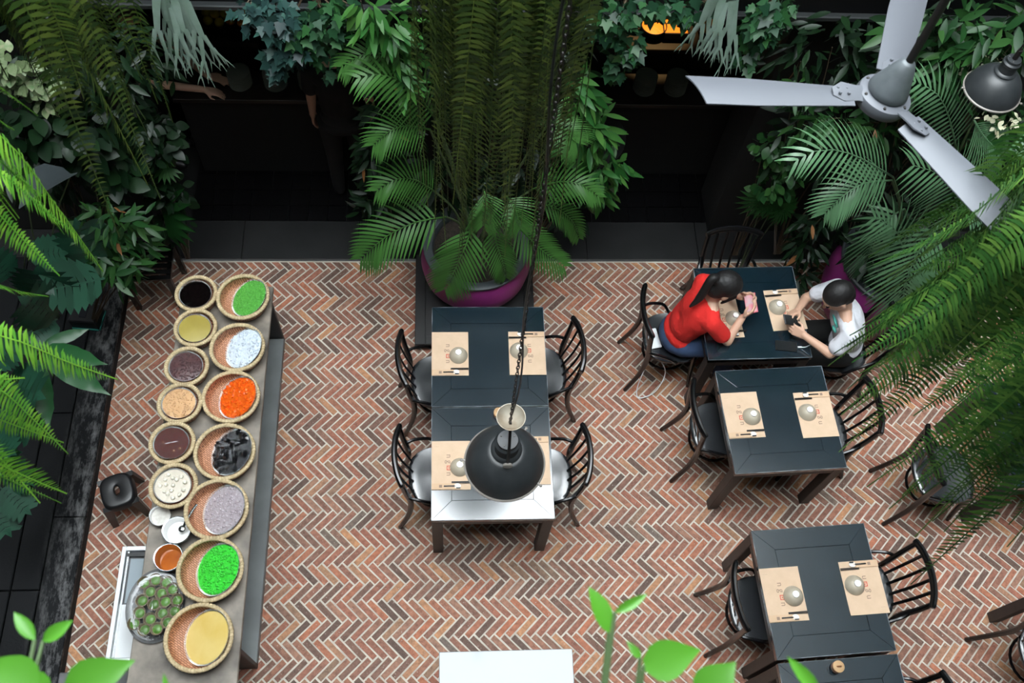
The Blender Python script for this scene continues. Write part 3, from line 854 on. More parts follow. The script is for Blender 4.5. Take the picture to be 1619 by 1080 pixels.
# ------------------------------------------------------------------ place settings
TXT = {}
def setting(x, y, rz, z=.75, lab='', bowl=(.055, -.015), parts='bsc', w=.243, h=.322, bigmark=False):
    m = Matrix.Translation((x, y, z)) @ Matrix.Rotation(rz, 4, 'Z')
    def put(o, lx, ly, lz, a=0):
        o.location = m @ V((lx, ly, lz)); o.rotation_euler = (0, 0, rz + a); return o
    mat = put(thing('placemat', 'kraft paper placemat ' + lab, 'placemat', group='kraft paper placemats'), 0, 0, 0)
    mb = MB(); nx, ny = 6, 8; vs, fs = [], []
    for i in range(nx + 1):
        for j in range(ny + 1):
            X, Y = -w/2 + w*i/nx, -h/2 + h*j/ny
            cur = max(0, abs(Y)/(h/2) - .8)*.012*(1 if j > ny/2 else .5)
            vs.append(V((X, Y, .0016 + cur)))
    for i in range(nx):
        for j in range(ny):
            a = i*(ny+1) + j; fs.append((a, a + ny + 1, a + ny + 2, a + 1))
    mb.add(vs, fs)
    mb.add([v - V((0, 0, .0010)) for v in vs], [f[::-1] for f in fs])
    mb.build('paper', M_KRAFT, mat, sharp=0)
    def letters(txt, off, size, mt, lx, rot=-PI/2, lz=.0030):
        key = (txt, size, mt.name)
        if key not in TXT:
            c = bpy.data.curves.new('lettering', 'FONT'); c.body = txt; c.size = size; c.align_x = 'CENTER'; c.align_y = 'CENTER'
            c.extrude = .0002; c.resolution_u = 4
            o = bpy.data.objects.new('tmp', c); C.objects.link(o)
            dg = bpy.context.evaluated_depsgraph_get(); dg.update()
            me = bpy.data.meshes.new_from_object(o.evaluated_get(dg)); bpy.data.objects.remove(o); bpy.data.curves.remove(c)
            me.name = 'lettering'; me.materials.clear(); me.materials.append(mt); TXT[key] = me
        o = obj('lettering', TXT[key], mat); o.location = (lx, off, lz); o.rotation_euler = (0, 0, rot); return o
    tx = -.012
    sz = .052
    letters('n', .060, sz, M_INK, tx); letters('g', .022, sz, M_INK, tx); letters('n', -.058, sz, M_INK, tx)
    k = .0125 if not bigmark else .030
    mb = MB()
    kx, ky = (tx, -.018) if not bigmark else (tx + .045, .0)
    for dx, dy, sx, sy in ((-k, 0, .004, 2*k+.004), (k, 0, .004, 2*k+.004), (0, -k, 2*k, .004), (0, k, 2*k, .004)):
        mb.box((kx + dx, ky + dy, .0034), (sx, sy, .0006))
    mb.box((kx, ky, .0034), (.006, .006, .0006)); mb.build('printed_mark', M_INK_RED, mat, smooth=False)
    if bigmark:
        mb = MB()
        for dx, dy, sx, sy in ((-.0125, 0, .004, .029), (.0125, 0, .004, .029), (0, -.0125, .025, .004), (0, .0125, .025, .004), (0, 0, .006, .006)): mb.box((tx + dx, -.018 + dy, .0034), (sx, sy, .0006))
        mb.build('printed_mark', M_INK_RED, mat, smooth=False)
    mb = MB(); 
    for dy in (-.032, .032):
        mb.add([V((bowl[0] - .035, bowl[1] + dy*1.45, .0032)), V((bowl[0] - .022, bowl[1] + dy*1.45, .0032)), V((bowl[0] - .035, bowl[1] + dy*1.45 - math.copysign(.013, dy), .0032))], [(0, 1, 2) if dy > 0 else (0, 2, 1)])
    mb.build('printed_corner', M_INK_RED, mat, smooth=False)
    letters('~ ~ ~', .125, .012, M_INK, -.09, 0)
    if 'b' in parts:
        b = put(thing('rice_bowl', 'upturned grey beige bowl ' + lab, 'bowl', group='upturned bowls on the placemats'), bowl[0], bowl[1], .004)
        MB().lathe([(.060, 0), (.061, .003), (.054, .020), (.040, .038), (.024, .047), (.0, .049), (0, .045), (.022, .043), (.038, .034), (.051, .018), (.057, 0)], 30).build('bowl_shell', M_BOWL, b)
        MB().lathe([(.021, .046), (.020, .056), (.0165, .0565), (.0155, .051), (0, .0505)], 24).build('foot_ring', M_BOWLFOOT, b)
    if 's' in parts:
        s_ = put(thing('cutlery_sleeve', 'folded kraft sleeve ' + lab, 'sleeve', group='cutlery sleeves on the placemats'), -.045, -.139, .0045)
        MB().box((0, 0, .003), (.152, .040, .003), bev=.0008).build('sleeve_paper', M_KRAFT2, s_, sharp=30)
        MB().box((-.02, 0, .0049), (.018, .018, .0004)).build('sleeve_print', M_INK, KID[s_.name][0], smooth=False)
        k2 = put(thing('chopsticks', 'black chopsticks ' + lab, 'chopsticks', group='chopsticks on the placemats'), .058, -.114, .0045)
        for dy in (-.0035, .0035): MB().tube([(-.055, dy, .004), (.062, dy*1.2, .004)], [.003, .0033], n=6).build('stick', M_BLACKPL, k2)
        sp = put(thing('soup_spoon', 'white soup spoon peeking from the sleeve ' + lab, 'spoon', group='soup spoons on the placemats'), .040, -.139, .0045)
        MB().lathe([(.0, .003), (.010, .0035), (.0155, .008), (.0165, .008), (.011, .001), (0, .0005)], 18, sx=1.25).build('spoon_bowl', M_BOWLFOOT, sp)
        MB().tube([(-.016, 0, .007), (-.05, 0, .010), (-.085, 0, .008)], [.005, .004, .0045], n=6, flat=(.5, 1)).build('handle', M_BLACKPL, sp)
        MB().box((.004, -.013, .009), (.026, .007, .003)).build('dark_tab', M_BLACKPL, sp, smooth=False)
    return mat
setting(.010, 2.871, 0, lab='by the purple pot, aisle side')
setting(.522, 2.873, PI, lab='crossed by the hanging lamp chain')
setting(.012, 2.091, 0, lab='peeking out beside the dome lamp')
setting(.512, 2.117, PI, lab='mostly covered by the dome lamp')
setting(1.917, 2.412, .047, lab='on the middle table, below the red shirt')
setting(2.406, 2.412, PI + .047, lab='touched by the drooping fern tip')
setting(1.997, 1.248, .051, lab='on the lower table, open aisle side')
setting(2.496, 1.280, PI + .051, lab='before the broad open chair back')
setting(2.331, 3.20, PI + .07, lab='before the person in white', bowl=(.052, -.02), bigmark=True)
setting(1.903, 3.14, .07, lab='under the arms in red sleeves', w=.20)

def clay_jar(label, px, py):
    p = pz(px, py, .80)
    t = thing('clay_jar', label, 'jar', (p.x, p.y, .75))
    MB().lathe([(.026, 0), (.033, .012), (.034, .036), (.030, .046), (0, .046)], 24).build('jar_body', M_CLAY, t)
    MB().lathe([(.034, .046), (.034, .053), (.026, .057), (.0, .058)], 24).build('lid', M_STRAWLID, t)
    mb = MB(); mb.tube([(-.012, 0, .056), (-.008, 0, .066), (.008, 0, .066), (.012, 0, .056)], .004, n=6, sub=3); mb.build('lid_knot', M_CLAY, KID[t.name][-1])
clay_jar('small brown clay jar behind the lamp chain dish', 789, 652)
clay_jar('small tan lidded clay jar alone on the lowest table', 1326, 1054)

# ------------------------------------------------------------------ pendant lamps, fan
def pendant(label, x, y, z, R, dish=True, top=6.4, face=-PI/2):
    t = thing('pendant_lamp', label, 'lamp', (x, y, z), face + PI/2)
    k = R/.2
    prof = [(.200, .0), (.197, .022), (.186, .062), (.165, .105), (.135, .145), (.100, .175), (.070, .190), (.066, .187), (.095, .170), (.130, .140), (.160, .100), (.181, .060), (.192, .02), (.194, .0)]
    MB().lathe([(r*k, h*k) for r, h in prof], 56, caps=False).build('shade', M_LAMP, t, sharp=70)
    rim = MB().lathe([(.196*k, -.006*k), (.207*k, -.004*k), (.208*k, .006*k), (.200*k, .012*k), (.196*k, .006*k), (.196*k, -.006*k)], 56, caps=False).build('rim', M_LAMPRIM, t)
    nk = MB().lathe([(.072*k, .184*k), (.078*k, .196*k), (.072*k, .206*k), (.060*k, .212*k), (.058*k, .268*k), (.063*k, .274*k), (.063*k, .290*k), (.052*k, .300*k), (.050*k, .318*k), (0, .322*k)], 36).build('neck', M_LAMP, t, sharp=35)
    for a in (.5, 2.6, 4.2):
        MB().ball((.052*k*math.cos(a)*.7, .052*k*math.sin(a)*.7, .320*k), .004*k, nu=6, nv=4).build('screw', M_LAMPRIM, nk)
    for a in (PI*.98, -.62, 1.0):
        c, s_ = math.cos(a), math.sin(a)
        MB().tube([(.200*k*c, .200*k*s_, .010*k), (.218*k*c, .218*k*s_, .010*k)], .0055*k, n=6).ball((.219*k*c, .219*k*s_, .010*k), .0085*k, nu=8, nv=5).build('rim_screw', M_LAMPRIM, rim)
    MB().ball((0, 0, .03*k), .035*k).build('bulb', M_WHITE, t)
    if dish:
        yk = MB().tube([(0, -.080, .235), (0, -.083, .30), (0, -.070, .40), (0, -.030, .50), (0, 0, .545)], 1, n=4, sub=4, flat=(.006, .015), hint=(1, 0, .001)).tube([(0, .080, .235), (0, .083, .30), (0, .070, .40), (0, .030, .50), (0, 0, .545)], 1, n=4, sub=4, flat=(.006, .015), hint=(1, 0, .001)).build('yoke', M_IRON, t)
        MB().lathe([(.022, 0), (.024, .012), (.017, .016), (0, .017)], 14, c=(0, -.094, .235), rot=Matrix.Rotation(PI/2, 3, 'X')).build('thumb_screw', M_LAMPRIM, yk)
        MB().tube([(0, -.05, .235), (0, .09, .235)], .007, n=8).build('pivot_pin', M_IRON, yk)
        MB().lathe([(.006, .545), (.030, .552), (.052, .572), (.064, .600), (.067, .600), (.055, .568), (.032, .546), (.008, .538)], 32).build('chain_dish', M_LAMPDISH, t)
        z0 = .55
    else:
        MB().tube([(0, 0, .32*k), (0, 0, .40*k)], .018*k, n=12).build('stem', M_IRON, t); z0 = .40*k
    return t, z0
def chain(label, x, y, z0, z1, wob=.0, link=.040):
    mb = MB(); nl = int((z1 - z0)/(link*.74))
    for i in range(nl):
        zc = z0 + link*.5 + i*link*.74; a = PI/2*(i % 2) + .3
        pts = []
        for j in range(11):
            q = 2*PI*j/10
            pts.append((x + .0068*math.cos(q)*math.cos(a), y + .0068*math.cos(q)*math.sin(a), zc + link*.5*math.sin(q)))
        mb.tube(pts, .0022, n=5, cap=False, hint=(math.sin(a), -math.cos(a), 0))
    t = thing('lamp_chain', label, 'chain', (x, y, z0))
    mb.build('links', M_IRON, t, world=True)
    pts = []; N = 60
    for i in range(N + 1):
        z = z0 + (z1 - z0)*i/N
        pts.append((x + .013*math.sin(z*5) + wob*math.sin((z - z0)*2.2), y + .012*math.cos(z*6.3), z))
    MB().tube(pts, .0042, n=6).build('black_cable', M_BLACKPL, t, world=True)
    return t
pl, z0 = pendant('charcoal dome pendant lamp hanging over the table with pale dish on top', .281, 1.70, 1.85, .2)
chain('rusty chain with twisted black cable carrying the dome lamp over the table', .281, 1.70, 1.85 + .56, 5.6, .008)
pl2, z0 = pendant('charcoal dome pendant lamp above the purple pot corner, smaller in view', 2.665, 3.185, 2.98, .137, dish=False)
chain('short chain and cable above the corner pendant lamp', 2.665, 3.185, 2.98 + .27, 5.6, .0)

FH = V((1.371, 2.041, 4.2)); FN = V((.15, .05, 1)).normalized()
fq = FN.to_track_quat('Z', 'Y').to_matrix()
fx = (fq.transposed() @ V((math.cos(math.radians(-175.13)), math.sin(math.radians(-175.13)), 0)))
fa = math.atan2(fx.y, fx.x)
fan = thing('ceiling_fan', 'silver three bladed ceiling fan with grey motor cone', 'fan', FH)
def fbuild(mb, name, mat, sharp=40):
    mb.v = [fq @ V(v) for v in mb.v]; return mb.build(name, mat, fan, sharp=sharp)
fbuild(MB().lathe([(0, -.035), (.05, -.034), (.082, -.022), (.090, .0), (.086, .018), (.066, .026), (0, .028)], 40), 'motor_ring', M_FAN, 35)
fbuild(MB().lathe([(.060, .026), (.066, .034), (.062, .052), (.050, .085), (.036, .125), (.024, .150), (.015, .158), (0, .159)], 36), 'motor_cone', M_FANHUB, 50)
for i in range(3):
    a = fa + i*2*PI/3; R3 = rotz(a)
    mb = MB(); vs, fs = [], []; nx, ny = 14, 6
    for i_ in range(nx + 1):
        for j in range(ny + 1):
            u, w = i_/nx, j/ny - .5
            xx = .115 + .530*u - (.030*(.5 + w) if u > .86 else 0)*((u - .86)/.14)
            wid = .094 + .038*min(1, u*1.6)
            yy = w*wid
            zz = yy*.16 + .010*(1 - (2*w)**2) - .012*u
            vs.append(R3 @ V((xx, yy, zz)))
    for i_ in range(nx):
        for j in range(ny):
            k = i_*(ny+1) + j; fs.append((k, k+ny+1, k+ny+2, k+1))
    m0 = len(vs); vs += [v - V((0, 0, .004)) for v in vs[:m0]]; fs += [tuple(q + m0 for q in f[::-1]) for f in fs]
    rim_ = [j for j in range(ny+1)] + [i_*(ny+1) + ny for i_ in range(1, nx+1)] + [nx*(ny+1) + j for j in range(ny-1, -1, -1)] + [i_*(ny+1) for i_ in range(nx-1, 0, -1)]
    for p, q in zip(rim_, rim_[1:] + rim_[:1]): fs.append((q, p, p + m0, q + m0))
    bl_ = fbuild(mb.add(vs, fs), 'blade', M_FAN, 60)
    mb = MB()
    mb.tube([R3 @ V((.06, 0, .012)), R3 @ V((.10, 0, .014)), R3 @ V((.15, 0, .016)), R3 @ V((.185, 0, .016))], [1.1, 1.0, 1.25, .5], n=8, flat=(.006, .030), hint=R3 @ V((0, .2, 1)))
    for d in (.135, .165): mb.ball(R3 @ V((d, .012, .023)), .006, nu=6, nv=4).ball(R3 @ V((d, -.012, .021)), .006, nu=6, nv=4)
    mb.v = [fq @ V(v) for v in mb.v]; mb.build('blade_bracket', M_FAN, bl_)
tip = FH + fq @ V((0, 0, .155))
MB().tube([tip - V((0, 0, .01)), tip + V((0, 0, 1.6))], .0125, n=12).build('down_rod', M_IRON, fan, world=True)
for a in range(6):
    q = FH + fq @ V((.074*math.cos(a*1.05 + .4), .074*math.sin(a*1.05 + .4), .022)); MB().ball(q, .006, nu=6, nv=4).build('motor_screw', M_IRON, fan, world=True)

# ------------------------------------------------------------------ pots
pf = thing('pot_platform', 'low black square platform under the purple pot at the pillar', 'platform', (.20, 3.66, 0))
MB().box((0, 0, .075), (.90, .78, .05), bev=.004).build('deck', M_CSIDE, pf, sharp=30)
MB().box((0, 0, .025), (.84, .72, .05)).build('plinth', M_CSIDE, pf, smooth=False)
for s_ in (-1, 1): MB().box((s_*.41, 0, .107), (.075, .78, .014), bev=.003).build('border_board', M_CSIDE, pf, sharp=30)
MB().box((0, -.355, .107), (.74, .07, .014), bev=.003).build('border_board', M_CSIDE, pf, sharp=30)
def pot(label, x, y, z, R, h):
    t = thing('plant_pot', label, 'pot', (x, y, z))
    MB().lathe([(R*.62, 0), (R*.80, h*.12), (R*.96, h*.38), (R, h*.60), (R*.965, h*.82), (R*.90, h*.955), (R*.86, h*.955), (R*.70, h*.6), (0, h*.55)], 56).build('glazed_body', M_PURPLE, t)
    MB().lathe([(R*.905, h*.95), (R*.955, h*.965), (R*.955, h), (R*.925, h*1.01), (R*.80, h*.995), (R*.775, h*.96), (R*.765, h*.80), (R*.80, h*.80), (R*.905, h*.95)], 56, caps=False).build('rim', M_POTRIM, t, sharp=35)
    mb = MB(); n = 30; vs, fs = [], []
    for i in range(7):
        for j in range(n):
            a = 2*PI*j/n; r = R*.77*i/6
            vs.append(V((r*math.cos(a), r*math.sin(a), h*.86 + .018*noise.noise((r*14*math.cos(a), r*14*math.sin(a), x)))))
    for i in range(6):
        for j in range(n):
            k = (j+1) % n; fs.append((i*n+j, i*n+k, (i+1)*n+k, (i+1)*n+j))
    mb.add(vs, fs).build('soil', M_SOIL, t, sharp=0)
    return t
pot('purple glazed round pot on the black platform by the pillar', .205, 3.84, .10, .405, .49)
pot('purple glazed pot behind the person in white, mostly covered by palm leaves', 3.22, 3.62, .0, .40, .72)

# ------------------------------------------------------------------ people
def blob(name, mb, mat, parent, voxel=.006, it=6, ratio=.35):
    o = bpy.data.objects.new('tmp', mb.mesh('tmp', None, True, 0)); C.objects.link(o)
    a = o.modifiers.new('r', 'REMESH'); a.mode = 'VOXEL'; a.voxel_size = voxel
    b = o.modifiers.new('s', 'SMOOTH'); b.iterations = it; b.factor = .5
    d = o.modifiers.new('d', 'DECIMATE'); d.ratio = ratio
    dg = bpy.context.evaluated_depsgraph_get(); dg.update()
    me = bpy.data.meshes.new_from_object(o.evaluated_get(dg))
    old = o.data; bpy.data.objects.remove(o); bpy.data.meshes.remove(old)
    me.name = name
    inv = parent.matrix_basis.inverted(); me.transform(inv)
    me.polygons.foreach_set('use_smooth', [True]*len(me.polygons))
    me.materials.clear(); me.materials.append(mat)
    return obj(name, me, parent)
def hand(mb, w, d, n, side, curl=.5, thumb_in=.5):
    """w wrist, d towards the knuckles, n out of the palm, side towards the thumb"""
    w, d = V(w), V(d).normalized(); n = (V(n) - d*V(n).dot(d)).normalized(); s = (V(side) - d*V(side).dot(d) - n*V(side).dot(n)).normalized()
    kn = []
    for i, (o, ln) in enumerate(((.028, .080), (.009, .086), (-.010, .082), (-.028, .072))):
        k = w + d*ln + s*o; kn.append(k)
        mb.tube([w + s*o*.6, k], [.013, .0105], 8).ball(k, .0105, nu=8, nv=6)
    mb.ball(w + d*.04, (.030, .030, .030), nu=10, nv=7) if False else mb.tube([w + s*.012 + n*.004, w + d*.05 + s*.018 + n*.006], [.015, .014], 8)
    for i, (l1, l2, l3) in enumerate(((.036, .024, .018), (.040, .027, .019), (.037, .025, .018), (.029, .019, .015))):
        p = kn[i]; a = curl*.8 + i*.05
        dd = d + s*(.10 - .07*i)
        for j, (l, r) in enumerate(((l1, .0085), (l2, .0078), (l3, .0068))):
            dv = (dd*math.cos(a) + n*math.sin(a)).normalized()
            q = p + dv*l; mb.cap(p, q, r, r*.93, 8); p = q; a += curl*.75
    p = w + d*.022 + s*.026; q = p + (d*.62 + s*.62 + n*.35*thumb_in*2).normalized()*.042
    mb.cap(p, q, .0125, .0095, 8); r_ = q + (d*.85 + s*.1*(1 - thumb_in) + n*.55*thumb_in).normalized()*.030
    mb.cap(q, r_, .0095, .0075, 8)
def head(mb, c, fwd, up, k=1.0, ears=True):
    f = V(fwd).normalized(); u = (V(up) - f*V(up).dot(f)).normalized(); l = u.cross(f)
    R3 = Matrix((f, l, u)).transposed(); c = V(c)
    def at(x, y, z): return c + (f*x + l*y + u*z)*k
    mb.ball(at(-.012, 0, .025), V((.100, .078, .098))*k, R3, 18, 12)
    mb.ball(at(.028, 0, -.045), V((.066, .059, .076))*k, R3, 16, 10)
    mb.ball(at(.060, 0, -.098), .026*k).ball(at(.072, 0, .028), V((.026, .052, .014))*k, R3)
    mb.cap(at(.092, 0, .004), at(.112, 0, -.034), .009*k, .014*k)
    mb.ball(at(.085, 0, -.064), V((.018, .026, .014))*k, R3)
    if ears:
        for s in (-1, 1): mb.ball(at(-.004, s*.080, -.012), V((.019, .010, .031))*k, R3)
    return at, R3
def person(label, loc, J, mats, voxel=.0045, hair='short', shoes=True, rz=0.0, ratio=.35, kh=1.0):
    t = thing('person', label, 'person', loc)
    skin, shirt, legs, hairm = mats
    g = {k: V(v) for k, v in J.items() if isinstance(v, tuple) and len(v) == 3}
    yax = (g['shL'] - g['shR']).normalized(); sp = (g['neck'] - g['pelvis']).normalized(); fw = yax.cross(sp).normalized()
    R3 = Matrix((fw, yax, sp)).transposed()
    # skin: one continuous body
    mb = MB()
    at, HR = head(mb, g['head'], g['hfwd'], g['hup'], kh)
    mb.cap(g['neck'], at(-.02, 0, -.06), .052*kh, .050*kh, 12)
    mb.ball(g['chest'], (.085, .140, .15), R3, 14, 10).ball(g['waist'], (.085, .115, .12), R3).ball(g['pelvis'], (.10, .135, .11), R3)
    mb.cap(g['neck'], g['shL'], .045, .045).cap(g['neck'], g['shR'], .045, .045)
    for s in 'LR':
        mb.cap(g['sh'+s], g['el'+s], .044, .036, 12).cap(g['el'+s], g['wr'+s], .036, .0245, 12)
        hd = J['hand'+s]; hand(mb, g['wr'+s], *hd)
        mb.cap(g['hip'+s], g['kn'+s], .075, .05, 12).cap(g['kn'+s], g['an'+s], .05, .034, 12)
        mb.cap(g['an'+s], g['to'+s], .034, .026)
    bd_ = blob('body', mb, skin, t, voxel, 5, ratio)
    # shirt
    mb = MB()
    mb.ball(g['chest'], (.112, .168, .165), R3, 18, 12).ball(g['waist'], (.108, .140, .14), R3, 16, 10)
    mb.ball(g['pelvis']*.72 + g['waist']*.28, (.118, .152, .085), R3, 16, 10)
    mb.cap(g['chest'] + yax*.05, g['waist'] + yax*.04, .105, .10, 14).cap(g['chest'] - yax*.05, g['waist'] - yax*.04, .105, .10, 14)
    nb_ = g['neck'] - sp*.035
    for s in 'LR':
        m = g['sh'+s]*.38 + g['el'+s]*.62
        mb.cap(nb_, g['sh'+s], .058, .060, 14).cap(g['sh'+s], m, .061, .062, 14)
        mb.cap(g['sh'+s], g['chest'], .062, .10, 12)
    blob('shirt', mb, shirt, t, .007, 8, .5)
    # trousers
    mb = MB(); mb.ball(g['pelvis'] - sp*.02, (.125, .155, .105), R3, 16, 10)
    for s in 'LR':
        mb.cap(g['hip'+s], g['kn'+s], .090, .064, 14).cap(g['kn'+s], g['an'+s] + V((0, 0, .03)), .063, .050, 14)
    blob('trousers', mb, legs, t, .008, 8, .5)
    if shoes:
        for s in 'LR':
            mb = MB(); mb.cap(g['an'+s] + V((0, 0, -.02)), g['to'+s], .044, .036, 12); blob('shoe', mb, M_BLACKPL, t, .008, 5, .5)
    # face pieces and hair
    for s in (-1, 1): MB().ball(at(.084, s*.032, .004), .0125*kh).build('eye', M_EYE, bd_, world=True)
    MB().ball(at(.100, 0, -.068), V((.006, .022, .006))*kh, HR).build('mouth', M_LIP, bd_, world=True)
    mb = MB()
    if hair == 'pony':
        mb.ball(at(-.022, 0, .040), V((.110, .091, .096))*kh, HR, 18, 12).ball(at(-.050, 0, -.02), V((.075, .083, .085))*kh, HR)
        for s in (-1, 1): mb.cap(at(.045, s*.070, .03), at(.035, s*.076, -.07), .018, .010)
        mb.ball(at(-.125, 0, .035), .034)
    else:
        mb.ball(at(-.020, 0, .040), V((.105, .085, .092))*kh, HR, 18, 12).ball(at(-.045, 0, -.005), V((.072, .078, .075))*kh, HR)
    ho = blob('hair', mb, hairm, t, .006, 4, .5)
    if hair == 'pony':
        pts = [at(-.115, 0, .035), at(-.165, 0, .030), g['pony1'], g['pony2']]
        pp = MB().tube(pts, [.026, .030, .027, .006], n=12, sub=5); ptl = pp.build('ponytail', hairm, ho, world=True)
        MB().lathe([(.026, -.008), (.031, 0), (.026, .008)], 14, c=at(-.135, 0, .034), rot=((pts[1]-pts[0]).to_track_quat('Z', 'Y').to_matrix())).build('hair_tie', M_DARKCLOTH, ho, world=True)
    return t, at, HR
W = dict(pelvis=(1.605, 3.125, .555), waist=(1.635, 3.13, .70), chest=(1.690, 3.135, .855), neck=(1.748, 3.145, 1.005), head=(1.800, 3.155, 1.135), hfwd=(.80, .05, -.60), hup=(.6, 0, .8),
         shL=(1.715, 3.30, .955), shR=(1.740, 2.985, .950), elL=(1.875, 3.375, .795), elR=(1.875, 2.935, .795), wrL=(1.975, 3.215, .905), wrR=(1.965, 3.055, .905),
         handL=((.75, -.25, .55), (-.35, -.85, .25), (-.5, .1, .8), .75, .8), handR=((.75, .25, .55), (-.35, .85, .25), (-.5, -.1, .8), .75, .8),
         hipL=(1.64, 3.215, .545), hipR=(1.64, 3.035, .545), knL=(2.04, 3.22, .52), knR=(2.04, 3.02, .52), anL=(2.0, 3.22, .09), anR=(2.0, 3.02, .09), toL=(2.14, 3.22, .035), toR=(2.14, 3.02, .035),
         pony1=(1.640, 3.105, 1.085), pony2=(1.585, 3.075, 1.015))
pw, at_, hr_ = person('person in a red T-shirt and jeans with a long dark ponytail, leaning over a phone', (1.605, 3.125, 0), W, (M_SKIN, M_RED, M_JEANS, M_HAIR), hair='pony')
Mn = dict(pelvis=(2.795, 3.045, .555), waist=(2.770, 3.05, .70), chest=(2.705, 3.06, .860), neck=(2.628, 3.07, 1.015), head=(2.545, 3.082, 1.135), hfwd=(-.72, -.16, -.66), hup=(-.6, 0, .8),
          shR=(2.635, 3.255, .965), shL=(2.655, 2.885, .955), elR=(2.475, 3.265, .80), elL=(2.565, 2.835, .795), wrR=(2.385, 3.145, .845), wrL=(2.395, 2.955, .835),
          handR=((-.80, -.50, .15), (.0, -.75, -.6), (-.1, -.25, .9), .75, .6), handL=((-.80, .42, .15), (.1, .75, -.5), (-.1, .25, .9), .75, .6),
          hipR=(2.76, 3.14, .545), hipL=(2.76, 2.95, .545), knR=(2.36, 3.16, .52), knL=(2.36, 2.95, .52), anR=(2.42, 3.16, .09), anL=(2.42, 2.95, .09), toR=(2.28, 3.16, .035), toL=(2.28, 2.95, .035))
pm, atm, hrm = person('person in a white T-shirt with teal print and short dark hair, holding a dark phone', (2.795, 3.045, 0), Mn, (M_SKIN, M_WHITECOT, M_DARKCLOTH, M_HAIR))
mb = MB()
mb.ball((2.602, 3.025, .90), (.012, .055, .05), Euler((0, -.55, .1)).to_matrix()).ball((2.598, 2.985, .865), (.012, .03, .025), Euler((0, -.6, .1)).to_matrix())
mb.build('teal_print', M_TEAL, [c for c in KID[pm.name] if c.name.startswith('shirt')][0], world=True)
def staff(label, x, y, face, wl, wr, **kw):
    c, s_ = math.cos(face), math.sin(face)
    def w(a, b, h): return (x + a*c - b*s_, y + a*s_ + b*c, h)
    J = dict(pelvis=w(0, 0, .93), waist=w(.01, 0, 1.08), chest=w(.03, 0, 1.27), neck=w(.05, 0, 1.44), head=w(.10, 0, 1.58), hfwd=(c, s_, -.5), hup=(0, 0, 1),
             shL=w(.04, .18, 1.38), shR=w(.04, -.18, 1.38), elL=w(.14, .22, 1.12), elR=w(.14, -.22, 1.12), wrL=wl, wrR=wr,
             handL=((c, s_, -.2), (0, 0, -1), (-s_, c, 0), .3, .4), handR=((c, s_, -.2), (0, 0, -1), (s_, -c, 0), .3, .4),
             hipL=w(0, .09, .90), hipR=w(0, -.09, .90), knL=w(.03, .10, .48), knR=w(.03, -.10, .48), anL=w(0, .10, .09), anR=w(0, -.10, .09), toL=w(.14, .11, .035), toR=w(.14, -.11, .035))
    J.update(kw)
    return person(label, (x, y, 0), J, (M_SKIN, M_DARKCLOTH, M_DARKCLOTH, M_HAIR), voxel=.008, ratio=.25)
staff('person in black behind the dim gallery counter, both forearms stretched over it', -2.27, 5.08, -.10, (-1.74, 5.02, 1.0), (-1.76, 4.92, .97))
staff('person in black standing at the dim counter, one bare arm hanging beside the plates', -.77, 4.70, PI/2, (-.985, 4.76, .90), (-.55, 4.80, .92), elL=(-.965, 4.72, 1.13), elR=(-.56, 4.72, 1.13), handL=((-.05, .1, -1), (1, 0, 0), (0, 1, 0), .3, .4), handR=((0, .1, -1), (-1, 0, 0), (0, 1, 0), .3, .4))

# what they hold and what lies with them
ph = thing('phone', 'phone with a pink and white picture held by the person in red', 'phone', (2.022, 3.135, .955))
ph.rotation_euler = (0, -.50, 0)
MB().box((0, 0, 0), (.078, .150, .009), bev=.003).build('case', pbr('pink_case', (.62, .13, .17), .4), ph, sharp=30)
MB().box((0, 0, .0052), (.070, .138, .0012)).build('screen', pbr('bright_screen', (.35, .33, .34), .1, col2=(.55, .12, .16), nscale=16, emit=((.35, .25, .26), .35)), ph, smooth=False)
ph2 = thing('phone', 'dark phone held in both hands by the person in white', 'phone', (2.315, 3.05, .872))
ph2.rotation_euler = (.1, .45, .12)
MB().box((0, 0, 0), (.145, .074, .009), bev=.003).build('case', M_BLACKPL, ph2, sharp=30)
MB().box((0, 0, .0052), (.136, .066, .0012)).build('screen', pbr('dark_screen', (.015, .017, .018), .08), ph2, smooth=False)
ph3 = thing('phone', 'dark grey phone lying on the phone table with a white cable', 'phone', (2.290, 2.915, .7505), -.12)
MB().box((0, 0, .005), (.150, .076, .009), bev=.003).build('case', M_BLACKPL, ph3, sharp=30)
MB().box((0, 0, .0102), (.142, .068, .0012)).build('screen', MATS['dark_screen'], ph3, smooth=False)
def cable(label, pts, r=.0035, plug=True):
    t = thing('charging_cable', label, 'cable', pts[0])
    MB().tube(pts, r, n=6, sub=6).build('cord', M_WHITE, t, world=True)
    if plug: MB().tube([pts[0], V(pts[0]) + (V(pts[1]) - V(pts[0])).normalized()*.026], .006, n=8).build('plug', M_WHITE, t, world=True)
cable('white charging cable from the grey phone on the phone table', [(2.368, 2.905, .757), (2.42, 2.905, .757), (2.47, 2.925, .758), (2.56, 2.95, .70)])
cable('white cable hanging from the phone of the person in white', [(2.385, 3.035, .835), (2.43, 2.99, .775), (2.50, 2.97, .757), (2.55, 2.96, .70)])
pb = thing('power_bank', 'flat white power bank lying on the chair of the person in red', 'power bank', (1.452, 3.125, .461), .20)
MB().box((0, 0, .008), (.082, .155, .015), bev=.005).build('case', M_WHITE, pb, sharp=30)
MB().box((.03, -.05, .0158), (.010, .010, .0008)).build('button', M_ALU, KID[pb.name][0], smooth=False)
